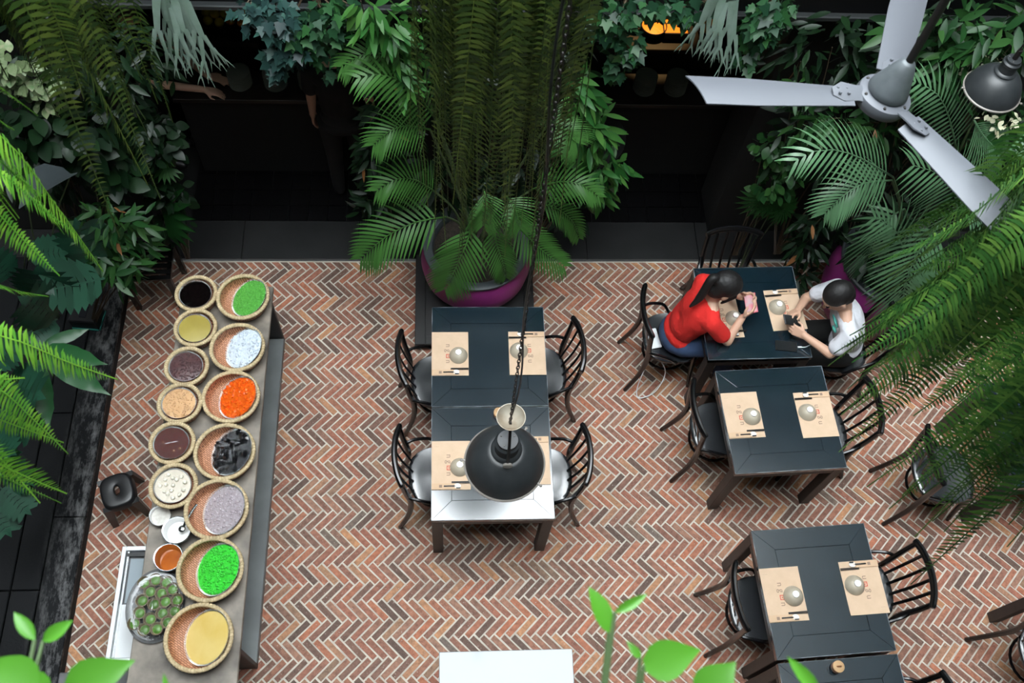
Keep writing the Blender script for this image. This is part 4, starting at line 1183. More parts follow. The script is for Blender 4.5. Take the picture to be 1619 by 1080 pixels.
cable('white cable looping down from the power bank beside the chair', [(1.425, 3.045, .47), (1.405, 3.0, .46), (1.40, 2.96, .36), (1.375, 2.90, .12), (1.40, 2.86, .03), (1.52, 2.90, .05), (1.565, 2.96, .24), (1.50, 3.0, .38), (1.42, 3.03, .44)], .004)

# ------------------------------------------------------------------ gallery: wooden counter with plates and fruit
for gx, gl, gn, ux, ul in ((-1.35, 1.3, 'behind the ivy, where the two staff stand', -.33, .60), (1.75, 1.75, 'with two plate stacks and lit fruit bowls', 0, 1.75)):
    gc = thing('gallery_counter', 'dark wooden counter in the gallery ' + gn, 'counter', (gx, 5.2, 0))
    MB().box((0, -.13, .90), (gl, .40, .04), bev=.004).build('lower_top', M_WOODW, gc, sharp=30)
    MB().box((ux, .22, 1.10), (ul, .38, .04), bev=.004).build('upper_top', M_WOODW, gc, sharp=30)
    MB().box((ux, .05, 1.0), (ul - .02, .03, .17)).build('riser', M_BLACKWALL, gc, smooth=False)
    MB().box((0, -.12, .45), (gl - .06, .34, .86), bev=.004).build('cabinet', M_BLACKWALL, gc, sharp=30)
    for s_ in (-1, 1): MB().box((ux + s_*(ul/2 - .04), .33, .54), (.05, .05, 1.08)).build('post', M_BLACKWALL, gc, smooth=False)
plate = MB().lathe([(.045, 0), (.075, .006), (.092, .014), (.092, .017), (.074, .010), (0, .008)], 24).mesh('plate', pbr('green_grey_plate', (.22, .24, .20), .3), True, 40)
for px, hh in ((1018, 9), (1067, 9), (383, 8), (438, 8), (492, 7)):
    q = pd(px, 139, 5.02)
    nm = {1018: 'farther from the fan blade', 1067: 'right by the fan blade tip', 383: 'beside the stretched hands', 438: 'under the blue ivy', 492: 'beside the hanging arm'}[px].replace('right by', 'touching')
    for i in range(hh):
        o = obj('plate', plate); o.location = (q.x, 5.02, .921 + .0165*i); o.rotation_euler = (0, 0, U(0, 6)); o.scale = (.92, .92, .95)
        tag(o, 'grey green plate, %s of the stack %s' % (('topmost', 'second from the top', 'third from the top', 'fourth from the top', 'fifth from the top', 'sixth from the top', 'seventh from the top', 'eighth from the top', 'lowest')[hh - 1 - i if i else 8], nm), 'plate', 'plate stack ' + nm)
M_ORANGE = pbr('orange_fruit', (.75, .25, .02), .5, bump=.3, bscale=60, var=.2)
M_LEMON = pbr('yellow_fruit', (.62, .48, .05), .5, var=.2)
for px, nm, mt, lab in ((968, 'lemon', M_LEMON, 'among the ivy leaves'), (1125, 'orange', M_ORANGE, 'behind the pale antler fern'), (380, 'orange', M_ORANGE, 'in the gloom over the stretched hands'), (345, 'lemon', M_LEMON, 'deep in the dim gallery')):
    q = pd(px, 44, 5.42)
    b = thing('fruit_bowl', 'shallow dark fruit bowl ' + lab, 'bowl', (q.x, 5.42, 1.12), 0, 'fruit bowls in the gallery')
    MB().lathe([(.05, 0), (.10, .03), (.115, .06), (.110, .06), (.09, .03), (0, .012)], 24).build('bowl_wall', M_WOODW, b)
    fm = MB().ball((0, 0, 0), (.036, .036, .034), nu=12, nv=8).mesh(nm, mt)
    for i, (ax, ay, az) in enumerate(((-.05, -.03, .062), (.035, -.05, .062), (.06, .03, .064), (-.02, .055, .062), (.005, .0, .098), (-.065, .03, .075))):
        o = obj(nm, fm); o.location = (q.x + ax, 5.42 + ay, 1.12 + az)
        tag(o, ('topmost %s of the fruit bowl %s' if i == 4 else '%s in the ring of the fruit bowl %s') % (nm, lab), nm, 'fruit ' + lab)
q = pd(1034, 42, 5.40)
b = thing('serving_bowl', 'round dark bowl of orange food glowing under the warm lamp', 'bowl', (q.x, 5.40, 1.12))
MB().lathe([(.05, 0), (.085, .04), (.098, .08), (.093, .08), (.08, .045), (0, .02)], 28).build('bowl_wall', M_WOODW, b)
tag(MB().lathe([(.091, .072), (.05, .080), (0, .082)], 28).build('orange_filling', M_ORANGE, b), kind='stuff')
q = pd(1066, 42, 5.40)
b = thing('food_tray', 'square dark tray of orange food glowing under the warm lamp', 'tray', (q.x + .01, 5.40, 1.12))
MB().box((0, 0, .01), (.20, .17, .02)).box((0, .08, .045), (.20, .01, .07)).box((0, -.08, .045), (.20, .01, .07)).box((.095, 0, .045), (.01, .17, .07)).box((-.095, 0, .045), (.01, .17, .07)).build('tray_wall', M_WOODW, b, smooth=False)
tag(MB().box((0, 0, .045), (.178, .148, .05), bev=.004).build('orange_filling', M_ORANGE, b), kind='stuff')
wl_ = thing('warm_lamp', 'small warm lamp hidden under the gallery beam above the fruit', 'lamp', (1.60, 5.52, 2.15))
MB().lathe([(.055, 0), (.05, .03), (.02, .07), (.0, .075)], 20, caps=False).build('shade', M_IRON, wl_)
MB().tube([(0, 0, .07), (0, 0, .57)], .005, n=6).build('cord', M_BLACKPL, wl_)
ld = bpy.data.lights.new('warm_bulb', 'SPOT'); ld.energy = 45; ld.color = (1, .62, .25); ld.shadow_soft_size = .03; ld.spot_size = .70; ld.spot_blend = .4
lo = bpy.data.objects.new('warm_bulb', ld); C.objects.link(lo); lo.location = (1.60, 5.52, 2.13)
cf = thing('cafe_table', 'black pedestal table of which only a foot shows beside the pillar palms', 'table', (1.05, 4.72, 0))
MB().lathe([(.30, .72), (.30, .745), (0, .745)], 32).build('tabletop', M_BLACKWALL, cf, sharp=30)
MB().tube([(0, 0, .03), (0, 0, .72)], .028, n=10).build('column', M_IRON, cf)
for i in range(4):
    a = -.9 + i*PI/2
    MB().tube([(0, 0, .07), (.14*math.cos(a), .14*math.sin(a), .05), (.27*math.cos(a), .27*math.sin(a), .022)], [.022, .018, .020], n=8).build('foot', M_IRON, cf)

# ------------------------------------------------------------------ plants
UP = V((0, 0, 1))
def resample(pts, n, sub=8):
    P_, _ = spline(pts, sub)
    L = [0]
    for a, b in zip(P_, P_[1:]): L.append(L[-1] + (b - a).length)
    out, j = [], 0
    for i in range(n):
        d = L[-1]*i/(n - 1)
        while j < len(L) - 2 and L[j+1] < d: j += 1
        t = (d - L[j])/max(1e-9, L[j+1] - L[j]); out.append(P_[j].lerp(P_[j+1], min(1, max(0, t))))
    return out, L[-1]
def frames(P_, hint):
    F = []
    for i, p in enumerate(P_):
        T = (P_[min(i+1, len(P_)-1)] - P_[max(i-1, 0)]).normalized()
        n = hint - T*hint.dot(T)
        n = n.normalized() if n.length > .05 else T.orthogonal().normalized()
        F.append((p, T, n, T.cross(n)))
    return F
def fern_frond(pts, W, hint, mat, parent, pairs=70, rr=rnd):
    P_, L = resample(pts, pairs + 1)
    F = frames(P_, hint); sp = L/pairs
    mb = MB(); vs, fs = [], []
    curl = rr.uniform(-.35, .1)
    for i, (p, T, n, s_) in enumerate(F[2:], 2):
        t = i/pairs
        w = W*min(1, .35 + t*6)*max(.06, (1 - t**3.2))*(.90 + .2*rr.random())
        hw = min(sp*.40, w*.16)
        for sg in (-1, 1):
            d = (s_*sg + T*(.12 + .2*t) + n*(curl + rr.uniform(-.16, .16))).normalized()
            b = len(vs)
            m1 = p + d*w*.5 + T*(w*.03); e = m1 + (d + T*.38 - UP*.22 - n*.15)*(w*.5)
            vs += [p + T*hw*.6, p - T*hw*.6, m1 + T*hw, m1 - T*hw, e]
            fs += [(b, b+1, b+3, b+2), (b+2, b+3, b+4)] if sg > 0 else [(b, b+2, b+3, b+1), (b+2, b+4, b+3)]
    mb.add(vs, fs)
    mb.tube(P_[::4] + ([P_[-1]] if (len(P_)-1) % 4 else []), .0024, n=3, cap=False)
    return mb.build('frond', mat, parent, smooth=False, world=True)
def hanging_fern(label, c, R, zt, n, W, mat, spread=1.0, pairs=70, seed=1, dirs=(0, 2*PI), rbask=.17, top=6.4, lean=(0, 0), out=.0):
    """a basket of fronds that arch over its edge and hang; zt: heights between which their tips end"""
    rr = random.Random(seed)
    t = thing('hanging_fern', label, 'fern', c, 0, 'hanging ferns over the court')
    MB().lathe([(0, -.10), (.09, -.09), (rbask*.9, -.02), (rbask, .05), (rbask*.93, .05), (rbask*.8, -.01), (0, .03)], 24).build('basket', M_STEMB, t)
    mb = MB()
    for i in range(3):
        a = i*2.1; mb.tube([(rbask*math.cos(a), rbask*math.sin(a), .05), (0, 0, .55)], .003, n=5)
    mb.tube([(0, 0, .55), (0, 0, max(.6, top - c[2]))], .004, n=5); mb.build('hanger', M_IRON, t)
    for i in range(n):
        a = dirs[0] + (dirs[1] - dirs[0])*(i + rr.random())/n
        k = R*rr.uniform(.45, 1.0); d = V((math.cos(a), math.sin(a), 0)); q = V(c)
        z = rr.uniform(*zt); e = d*(k*spread + rr.uniform(-.04, .04)) + V((lean[0], lean[1], 0))*(c[2] - z)
        e += V((rr.uniform(-.09, .09), rr.uniform(-.09, .09), 0))
        h = rr.uniform(.02, .16)
        pts = [q + d*.06, q + d*(k*.55) + V((0, 0, h)), q + d*k*.95 + V((0, 0, h*.2 - .06)), (q + d*k + V((0, 0, -.1))).lerp(V((q.x + e.x, q.y + e.y, z)), .45), V((q.x + e.x + out*d.x, q.y + e.y + out*d.y, z))]
        hint = (V((d.x, d.y, .25))*1.0 + V((rr.uniform(-.8, .8), rr.uniform(-.8, .8), 0))).normalized()
        fern_frond(pts, W*rr.uniform(.55, 1.15), hint, mat, t, pairs, rr)
    return t
hanging_fern('great dark fern hanging before the pillar behind the lamp chain', (.235, 3.02, 4.15), .40, (1.9, 2.95), 80, .068, M_L_FERN, pairs=66, seed=3, spread=.95)
hanging_fern('wide arching green fern hanging over the edge table and chair', (1.98, 1.42, 4.50), .50, (3.02, 3.9), 124, .088, M_L_FERNR, pairs=84, seed=5, spread=1.15, out=.08, rbask=.2)
hanging_fern('soft green fern hanging in the upper corner by the pale antler fern', (-1.52, 2.42, 4.55), .50, (3.30, 4.1), 50, .070, M_L_FERN, pairs=70, seed=8, spread=1.0, dirs=(-.75, 3.3))
hanging_fern('bright yellow green fern over the slate coloured leaf', (-1.54, 1.66, 4.40), .42, (3.70, 4.15), 34, .070, M_L_FERNB, pairs=62, seed=11, spread=1.15)
hanging_fern('bright yellow green fern over the ledge, lower one of the pair', (-1.55, 1.10, 4.16), .44, (3.35, 3.9), 36, .066, M_L_FERNB, pairs=62, seed=14, spread=1.15)

def palm_frond(pts, W, hint, mat, parent, pairs=20, droop=.55, rr=rnd):
    P_, L = resample(pts, pairs + 1)
    F = frames(P_, hint)
    vs, fs = [], []
    for i, (p, T, n, s_) in enumerate(F[2:], 2):
        t = i/pairs
        w = 1.18*W*(.35 + .65*math.sin(PI*min(1, .18 + .72*t)))*rr.uniform(.92, 1.06)
        if t > .93: w *= .8
        fw = .55 + .85*t
        hw = min(L/pairs*.31, .0095)
        for sg in (-1, 1):
            d = (s_*sg + T*fw + n*.22).normalized()
            b = len(vs); q = p.copy(); m = 5
            for j in range(m + 1):
                u = j/m
                wd = hw*(.45, 1.0, 1.0, .85, .5, .04)[j]
                side = T - d*T.dot(d); side = side.normalized()
                up = n*(.28*wd)
                vs += [q + side*wd - up, q - side*wd - up]
                d = (d - UP*(droop*.26*(.4 + u)) - n*.04).normalized(); q = q + d*(w/m)
            for j in range(m):
                a = b + 2*j
                fs.append((a, a+1, a+3, a+2) if sg > 0 else (a, a+2, a+3, a+1))
    mb = MB().add(vs, fs)
    mb.tube(P_[::3], [.007*(1 - .8*i/len(P_[::3])) for i in range(len(P_[::3]))], n=5)
    return mb.build('frond', mat, parent, world=True, sharp=0)
def palm(label, base, fronds, mat, W=.25):
    t = thing('potted_palm', label, 'palm', base)
    mb = MB()
    for f in fronds:
        px = [pd(x, y, yy) for x, y, yy in f[0]]
        w = f[1] if len(f) > 1 else W
        palm_frond(px, w, f[2] if len(f) > 2 else V((.05, -.45, 1)), mat, t, f[3] if len(f) > 3 else 20)
        b0 = V(base); r0 = px[0]
        mid = b0.lerp(r0, .55) + V((0, 0, .10)); mb.tube([b0 + V((U(-.05, .05), U(-.05, .05), 0)), mid, r0], [.011, .009, .007], n=6, sub=4)
    mb.build('stem', M_STEM, t, world=True)
    return t
palm('lush green palm spilling out of the purple pot at the pillar', (.205, 3.84, .50), [
    ([(705, 343, 3.62), (655, 352, 3.55), (608, 376, 3.48), (572, 408, 3.45)], .25),
    ([(748, 352, 3.62), (738, 385, 3.52), (720, 425, 3.45), (704, 456, 3.42)], .26),
    ([(690, 305, 3.75), (655, 284, 3.68), (625, 284, 3.62), (598, 300, 3.58)], .20),
    ([(680, 205, 3.80), (645, 199, 3.72), (618, 206, 3.66), (592, 228, 3.62)], .20),
    ([(690, 190, 3.85), (655, 145, 3.78), (610, 118, 3.72), (570, 122, 3.68)], .24),
    ([(660, 110, 3.90), (620, 88, 3.86), (575, 86, 3.82), (542, 104, 3.80)], .19),
    ([(765, 300, 3.70), (770, 325, 3.62), (765, 355, 3.56)], .20, V((0, -.5, 1)), 18),
    ([(800, 310, 3.70), (815, 330, 3.62), (822, 360, 3.56)], .20, V((0, -.5, 1)), 18),
    ([(840, 300, 3.75), (880, 288, 3.7), (915, 290, 3.66), (945, 310, 3.62)], .17),
    ([(870, 190, 3.8), (890, 205, 3.74), (910, 225, 3.7)], .20, V((0, -.5, 1)), 18),
    ([(810, 350, 3.70), (835, 375, 3.62), (862, 400, 3.58), (890, 420, 3.55)], .20),
    ([(780, 355, 3.66), (785, 385, 3.58), (795, 415, 3.52), (800, 438, 3.5)], .16),
    ([(850, 320, 3.76), (880, 330, 3.74), (905, 350, 3.72), (915, 375, 3.70)], .15),
], M_L_PALM)
palm('large grey green palm arching over the person in white', (3.26, 3.62, .66), [
    ([(1430, 330, 3.6), (1400, 350, 3.55), (1378, 385, 3.5), (1368, 425, 3.46)], .22),
    ([(1470, 350, 3.6), (1450, 375, 3.55), (1400, 410, 3.5), (1372, 460, 3.45)], .22),
    ([(1500, 400, 3.55), (1490, 440, 3.5), (1470, 490, 3.45), (1440, 540, 3.4)], .24),
    ([(1412, 280, 3.50), (1352, 246, 3.42), (1300, 236, 3.36), (1262, 252, 3.32)], .25),
    ([(1410, 285, 3.50), (1365, 290, 3.44), (1330, 312, 3.38), (1306, 336, 3.34)], .21),
    ([(1516, 372, 3.40), (1513, 325, 3.36), (1496, 282, 3.32), (1446, 262, 3.28)], .30, V((-.3, -.6, 1)), 24),
    ([(1440, 450, 3.38), (1430, 400, 3.36), (1415, 362, 3.34), (1385, 345, 3.32)], .29, V((-.3, -.6, 1)), 22),
    ([(1480, 420, 3.40), (1445, 440, 3.36), (1437, 475, 3.32), (1425, 512, 3.3)], .25),
    ([(1512, 235, 3.60), (1500, 185, 3.55), (1482, 148, 3.52), (1448, 130, 3.5)], .22, V((-.3, -.6, 1)), 20),
    ([(1490, 350, 3.40), (1456, 392, 3.32), (1434, 440, 3.24), (1424, 492, 3.18)], .33, V((-.2, -.5, 1)), 24),
    ([(1505, 430, 3.30), (1466, 470, 3.22), (1442, 520, 3.14), (1434, 562, 3.10)], .30, V((-.2, -.5, 1)), 22),
    ([(1540, 420, 3.30), (1520, 470, 3.22), (1505, 520, 3.14), (1500, 560, 3.10)], .30, V((-.2, -.5, 1)), 22),
    ([(1545, 300, 3.45), (1570, 260, 3.4), (1590, 240, 3.36), (1615, 235, 3.34)], .24),
    ([(1520, 330, 3.45), (1550, 345, 3.42), (1585, 375, 3.40)], .24),
    ([(1540, 190, 3.6), (1555, 215, 3.55), (1580, 240, 3.5)], .24),
], M_L_PALMR, .25)

def strip_leaf(prof, fold=.18, droop=.10, name='leaf', wav=0.0):
    """unit leaf along +y, z up: prof = half widths at equal steps"""
    n = len(prof) - 1; vs, fs = [], []
    for i, w in enumerate(prof):
        y = i/n; z = -droop*y*y
        a = wav*math.sin(i*2.4)
        vs += [V((-w, y, z + fold*w + a)), V((0, y, z)), V((w, y, z + fold*w - a))]
    for i in range(n):
        a = 3*i
        fs += [(a, a+1, a+4, a+3), (a+1, a+2, a+5, a+4)]
    return vs, fs
def fan_leaf(outline, cz=.0, fold=.1):
    vs = [V((0, .12, 0))] + [V((x, y, fold*abs(x))) for x, y in outline]
    n = len(outline)
    return vs, [(0, 1 + i, 1 + (i+1) % n) for i in range(n)]
LANCE = strip_leaf([.012, .10, .135, .12, .075, .004])
LANCE_N = strip_leaf([.010, .060, .085, .075, .045, .003], droop=.2)
ROUND = strip_leaf([.03, .24, .33, .31, .20, .01], fold=.12, droop=.16)
HEART = strip_leaf([.16, .36, .34, .24, .12, .005], fold=.15, droop=.18)
IVY = fan_leaf([(0, 0), (.18, -.06), (.42, .05), (.34, .24), (.50, .48), (.26, .48), (.20, .62), (0, 1), (-.20, .62), (-.26, .48), (-.50, .48), (-.34, .24), (-.42, .05), (-.18, -.06)][::-1])
def fan_palm_leaf():
    vs, fs = [V((0, 0, 0))], []
    for i in range(13):
        a = -1.9 + 3.8*i/12; r = 1 - .12*abs(a)/1.9
        d = V((math.sin(a), math.cos(a), 0)); s_ = V((d.y, -d.x, 0)); b = len(vs)
        vs += [d*r*.62 - s_*.085, d*r - UP*.10, d*r*.62 + s_*.085 + UP*.03]
        fs += [(0, b+2, b+1, b)]
    return vs, fs
FANP = fan_palm_leaf()
def lobed_leaf(nl=7, w=.42):
    vs, fs = [], []
    for i in range(nl):
        t0, t1 = .06 + .80*i/nl, .06 + .80*(i + .82)/nl
        ww = w*math.sin(PI*(.22 + .62*(i/nl)))
        for sg in (-1, 1):
            b = len(vs)
            vs += [V((0, t0, 0)), V((0, t1, 0)), V((sg*ww*.75, t1 + .10, .03)), V((sg*ww, (t0 + t1)/2 + .10, -.01)), V((sg*ww*.72, t0 + .05, .02))]
            fs.append((b, b+4, b+3, b+2, b+1) if sg > 0 else (b, b+1, b+2, b+3, b+4))
    b = len(vs); vs += [V((-.10, .80, .01)), V((0, .78, 0)), V((.10, .80, .01)), V((0, 1, -.03))]; fs += [(b, b+1, b+2, b+3)]
    b = len(vs); vs += [V((-.018, 0, .006)), V((.018, 0, .006)), V((.004, .95, .006)), V((-.004, .95, .006))]; fs += [(b, b+1, b+2, b+3)]
    return vs, fs
LOBED = lobed_leaf()
LEAFMESH = {}
def leaf_mesh(shape, mat):
    k = (id(shape), mat.name)
    if k not in LEAFMESH: LEAFMESH[k] = MB().add([v.copy() for v in shape[0]], shape[1]).mesh('leaf', mat, True, 0)
    return LEAFMESH[k]
def basis(axis, nrm):
    y = axis.normalized(); z = nrm - y*nrm.dot(y)
    z = z.normalized() if z.length > .05 else y.orthogonal().normalized()
    return Matrix((y.cross(z), y, z)).transposed()
def leafy(name, label, cat, blobs, shape, mat, size, n, extra, base=None, droop=.5, seed=0, group=None, facing=.55, dead=0):
    """blobs: (px, py, y, rx, rz, ry) clumps of leaves; n single leaves, extra more in one mesh"""
    rr = random.Random(seed*31 + 5)
    cs = [(pd(b[0], b[1], b[2]), V((b[3], b[5] if len(b) > 5 else min(b[3], b[4])*.7, b[4]))) for b in blobs]
    vol = [c[1].x*c[1].z for c in cs]
    base = V(base) if base else V((cs[0][0].x, cs[0][0].y + .05, max(.12, min(c[0].z - c[1].z for c in cs))))
    t = thing(name, label, cat, base, 0, group)
    eye = EYE
    sv, sf = [], []
    me = leaf_mesh(shape, mat)
    dm = leaf_mesh(shape, pbr('dead_leaf', (.24, .10, .03), .6, var=.3))
    shp = [v.copy() for v in shape[0]]
    for i in range(n + extra):
        c, r = rr.choices(cs, vol)[0]
        d = V((rr.gauss(0, 1), rr.gauss(0, 1) - .55, rr.gauss(0, 1) + .35)).normalized()
        q = rr.uniform(.72, 1.02) if i < n else rr.uniform(.35, .92)
        p = c + V((d.x*r.x, d.y*r.y, d.z*r.z))*q
        outw = V((d.x, d.y, d.z*.4))
        ax = outw*.8 - UP*droop + V((rr.gauss(0, .5), rr.gauss(0, .5), rr.gauss(0, .4)))
        nr = UP*.55 + V((0, -.45, 0))*facing + outw*.4 + V((rr.gauss(0, .4), rr.gauss(0, .4), rr.gauss(0, .25)))
        M3 = basis(ax, nr); sc = size*rr.uniform(.7, 1.2)
        if i < n:
            o = obj('leaf', me if i >= dead else dm, t)
            o.matrix_basis = Matrix.Translation(p - base) @ M3.to_4x4() @ Matrix.Scale(sc, 4)
        else:
            b = len(sv); sv += [M3 @ (v*sc) + p for v in shp]; sf += [tuple(k + b for k in f) for f in shape[1]]
    if extra:
        tag(MB().add(sv, sf).build('foliage', mat, t, sharp=0, world=True), kind='stuff')
    mb = MB()
    for c, r in cs:
        for k in range(2):
            e = c + V((rr.uniform(-.5, .5)*r.x, rr.uniform(-.3, .3)*r.y, rr.uniform(-.2, .6)*r.z)); b0 = V((base.x + rr.uniform(-.03, .03), base.y + .03, base.z))
            if (e - b0).length > .03: mb.tube([b0, b0.lerp(e, .5) + V((rr.uniform(-.05, .05), .04, 0)), e], [.007, .005, .003], n=5, sub=3)
    if mb.v: mb.build('stem', M_STEMB, t, world=True)
    return t
SG = 'shrubs along the gallery front'
B = lambda px, py, y, rx, rz, ry=None: (px, py, y, rx, rz, ry if ry else min(rx, rz)*.7)
leafy('corner_shrub', 'round leaved dark shrub at the gallery edge, over the bench', 'shrub', [B(236, 215, 3.92, .20, .26), B(262, 300, 3.9, .15, .22), B(272, 355, 3.85, .13, .12)], ROUND, M_L_DARK, .085, 130, 260, (-2.0, 4.02, .05), .5, 1, SG)
leafy('lance_shrub', 'pointed green shrub lit softly above the bench corner', 'shrub', [B(175, 350, 3.5, .24, .16), B(150, 400, 3.4, .20, .14), B(215, 385, 3.55, .14, .12)], LANCE, M_L_MID, .125, 150, 160, (-2.45, 3.75, .10), .35, 2, SG, dead=3)
leafy('broad_leaf_shrub', 'broad leaved dark shrub under the soft hanging fern', 'shrub', [B(120, 215, 3.75, .24, .22), B(180, 270, 3.75, .18, .18), B(60, 200, 3.7, .2, .2)], ROUND, M_L_DARK, .13, 90, 160, (-2.6, 3.9, .10), .3, 3, SG)
leafy('variegated_shrub', 'cream and green variegated shrub by the edge of the court', 'shrub', [B(50, 130, 3.75, .18, .10), B(20, 100, 3.75, .12, .10), B(75, 160, 3.75, .08, .07)], ROUND, M_L_PALE, .075, 80, 60, (-2.8, 3.95, .10), .3, 4, SG)
leafy('corner_creeper', 'dark creeper covering the corner wall behind the soft fern', 'creeper', [B(120, 90, 3.96, .55, .35), B(60, 250, 3.96, .4, .4), B(180, 160, 3.96, .35, .35), B(230, 90, 3.98, .2, .25)], LANCE, M_L_DARK, .12, 120, 420, (-2.6, 4.0, .12), .6, 5, SG)
leafy('ledge_shrub', 'glossy pointed shrub overhanging the ledge beside the bench', 'shrub', [B(175, 440, 3.25, .10, .10), B(205, 425, 3.4, .12, .10), B(185, 415, 3.35, .14, .10)], LANCE, M_L_MID, .14, 45, 30, (-2.62, 3.4, .102), .35, 6, SG)
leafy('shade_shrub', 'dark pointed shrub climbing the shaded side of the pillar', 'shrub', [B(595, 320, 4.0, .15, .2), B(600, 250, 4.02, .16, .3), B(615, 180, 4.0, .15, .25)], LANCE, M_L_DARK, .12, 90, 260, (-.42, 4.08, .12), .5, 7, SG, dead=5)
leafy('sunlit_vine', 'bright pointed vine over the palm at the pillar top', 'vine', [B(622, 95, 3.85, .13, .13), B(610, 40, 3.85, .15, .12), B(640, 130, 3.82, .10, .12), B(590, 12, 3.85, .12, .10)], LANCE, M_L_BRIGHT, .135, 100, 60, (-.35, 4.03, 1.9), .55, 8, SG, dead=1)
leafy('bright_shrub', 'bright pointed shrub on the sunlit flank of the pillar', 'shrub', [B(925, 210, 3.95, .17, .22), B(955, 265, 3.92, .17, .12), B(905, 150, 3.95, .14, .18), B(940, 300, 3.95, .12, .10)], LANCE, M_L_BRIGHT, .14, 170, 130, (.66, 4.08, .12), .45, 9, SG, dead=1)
leafy('dense_creeper', 'dense dark creeper covering the pillar behind the palms', 'creeper', [B(740, 120, 4.16, .5, .6, .10), B(820, 280, 4.16, .45, .5, .10), B(690, 300, 4.16, .4, .5, .10), B(900, 340, 4.08, .2, .3, .1), B(880, 90, 4.1, .28, .5, .1)], LANCE, M_L_DARK, .13, 60, 620, (.2, 4.22, .12), .6, 10, SG)
leafy('ivy', 'blue tinged ivy trailing over the dim gallery beside the green ivy', 'ivy', [B(430, 30, 3.93, .16, .13), B(460, 75, 3.93, .14, .12), B(440, 100, 3.93, .08, .10), B(395, 15, 3.93, .10, .06)], IVY, M_L_IVYBLUE, .070, 150, 40, (-1.0, 4.0, 2.76), .8, 12, 'ivy hanging from the beam', .9)
leafy('ivy', 'green ivy trailing between the blue ivy and the palm', 'ivy', [B(515, 40, 3.93, .13, .16), B(525, 100, 3.93, .08, .12), B(480, 60, 3.93, .12, .14), B(545, 20, 3.93, .10, .08)], IVY, M_L_IVY, .072, 140, 30, (-.7, 4.0, 2.76), .8, 13, 'ivy hanging from the beam', .9)
leafy('ivy', 'green ivy hanging before the lit fruit bowls', 'ivy', [B(965, 30, 3.93, .13, .14), B(990, 70, 3.93, .12, .12), B(975, 105, 3.93, .08, .10), B(1025, 15, 3.93, .12, .07)], IVY, M_L_IVY, .072, 140, 30, (.95, 4.0, 2.76), .8, 14, 'ivy hanging from the beam', .9)
leafy('ivy', 'dark ivy hanging just above the long fan blade', 'ivy', [B(1205, 40, 3.93, .10, .16), B(1180, 90, 3.93, .06, .09), B(1225, 15, 3.93, .12, .08), B(1090, 15, 3.93, .12, .07)], IVY, M_L_IVY, .072, 140, 30, (1.8, 4.0, 2.76), .8, 15, 'ivy hanging from the beam', .9)
leafy('corner_creeper', 'dense dark creeper covering the far corner wall behind the fan', 'creeper', [B(1300, 80, 3.98, .5, .35, .12), B(1450, 100, 3.95, .6, .45, .15), B(1380, 230, 3.98, .55, .5, .12), B(1570, 230, 3.9, .5, .6, .15), B(1560, 60, 3.9, .5, .5, .15), B(1330, 360, 3.98, .3, .3, .1), B(1250, 220, 3.98, .2, .5, .1)], LANCE, M_L_DARK, .135, 160, 900, (2.6, 4.03, .12), .5, 16, SG)
leafy('corner_shrub', 'fresh green pointed shrub behind the fan rod', 'shrub', [B(1490, 50, 3.8, .30, .16), B(1460, 100, 3.8, .24, .16), B(1540, 80, 3.75, .22, .18), B(1600, 60, 3.7, .2, .2)], LANCE, M_L_MID, .15, 150, 120, (3.1, 3.98, .12), .45, 17, SG)
leafy('corner_shrub', 'green pointed shrub under the corner pendant lamp', 'shrub', [B(1430, 140, 3.78, .14, .12), B(1520, 150, 3.75, .18, .12), B(1600, 200, 3.65, .18, .2), B(1560, 250, 3.7, .2, .16)], LANCE, M_L_MID, .13, 110, 90, (3.3, 3.9, .12), .4, 18, SG)
leafy('round_leaf_shrub', 'small leaved shrub at the gallery mouth beside the far corner', 'shrub', [B(1222, 295, 3.92, .13, .14), B(1250, 265, 3.92, .10, .12), B(1215, 235, 3.94, .10, .10)], ROUND, M_L_MID, .075, 90, 90, (2.25, 4.02, .12), .5, 19, SG)
leafy('low_shrub', 'low dark shrub with a few brown leaves by the purple pot near the people', 'shrub', [B(1275, 385, 3.75, .13, .14), B(1262, 440, 3.72, .08, .14), B(1290, 350, 3.8, .14, .12)], LANCE, M_L_DARK, .12, 80, 80, (2.62, 3.85, .02), .5, 20, SG, dead=6)
leafy('pot_underplant', 'dark leafy underplanting filling the purple pot behind the person in white', 'plant', [B(1395, 385, 3.62, .24, .10, .20), B(1420, 345, 3.66, .2, .12), B(1380, 420, 3.5, .12, .08)], LANCE, M_L_DARK, .15, 70, 110, (3.22, 3.62, .62), .3, 31, SG)
leafy('low_shrub', 'added low shrub darkening the bricks behind the chair of the person in white', 'shrub', [B(1450, 500, 3.35, .26, .22), B(1500, 470, 3.4, .26, .25), B(1540, 430, 3.45, .25, .25)], LANCE, M_L_DARK, .16, 70, 130, (3.62, 3.35, .02), .4, 33, SG)  # added plant that makes this stretch of floor dark
leafy('hanging_vine', 'pointed vine hanging under the fan hub', 'vine', [B(1260, 140, 3.9, .12, .12), B(1320, 195, 3.85, .16, .10), B(1385, 205, 3.8, .16, .08), B(1275, 200, 3.88, .12, .12)], LANCE, M_L_MID, .115, 100, 60, (2.3, 4.02, 1.6), .6, 21, SG, dead=1)
leafy('blossom_spray', 'spray of tiny cream blossoms beside the corner pendant lamp', 'blossom', [B(1552, 108, 3.68, .13, .06), B(1580, 98, 3.66, .05, .05)], ROUND, pbr('cream_petal', (.62, .60, .42), .6, var=.15), .032, 90, 0, (3.2, 3.8, 1.9), .2, 22)
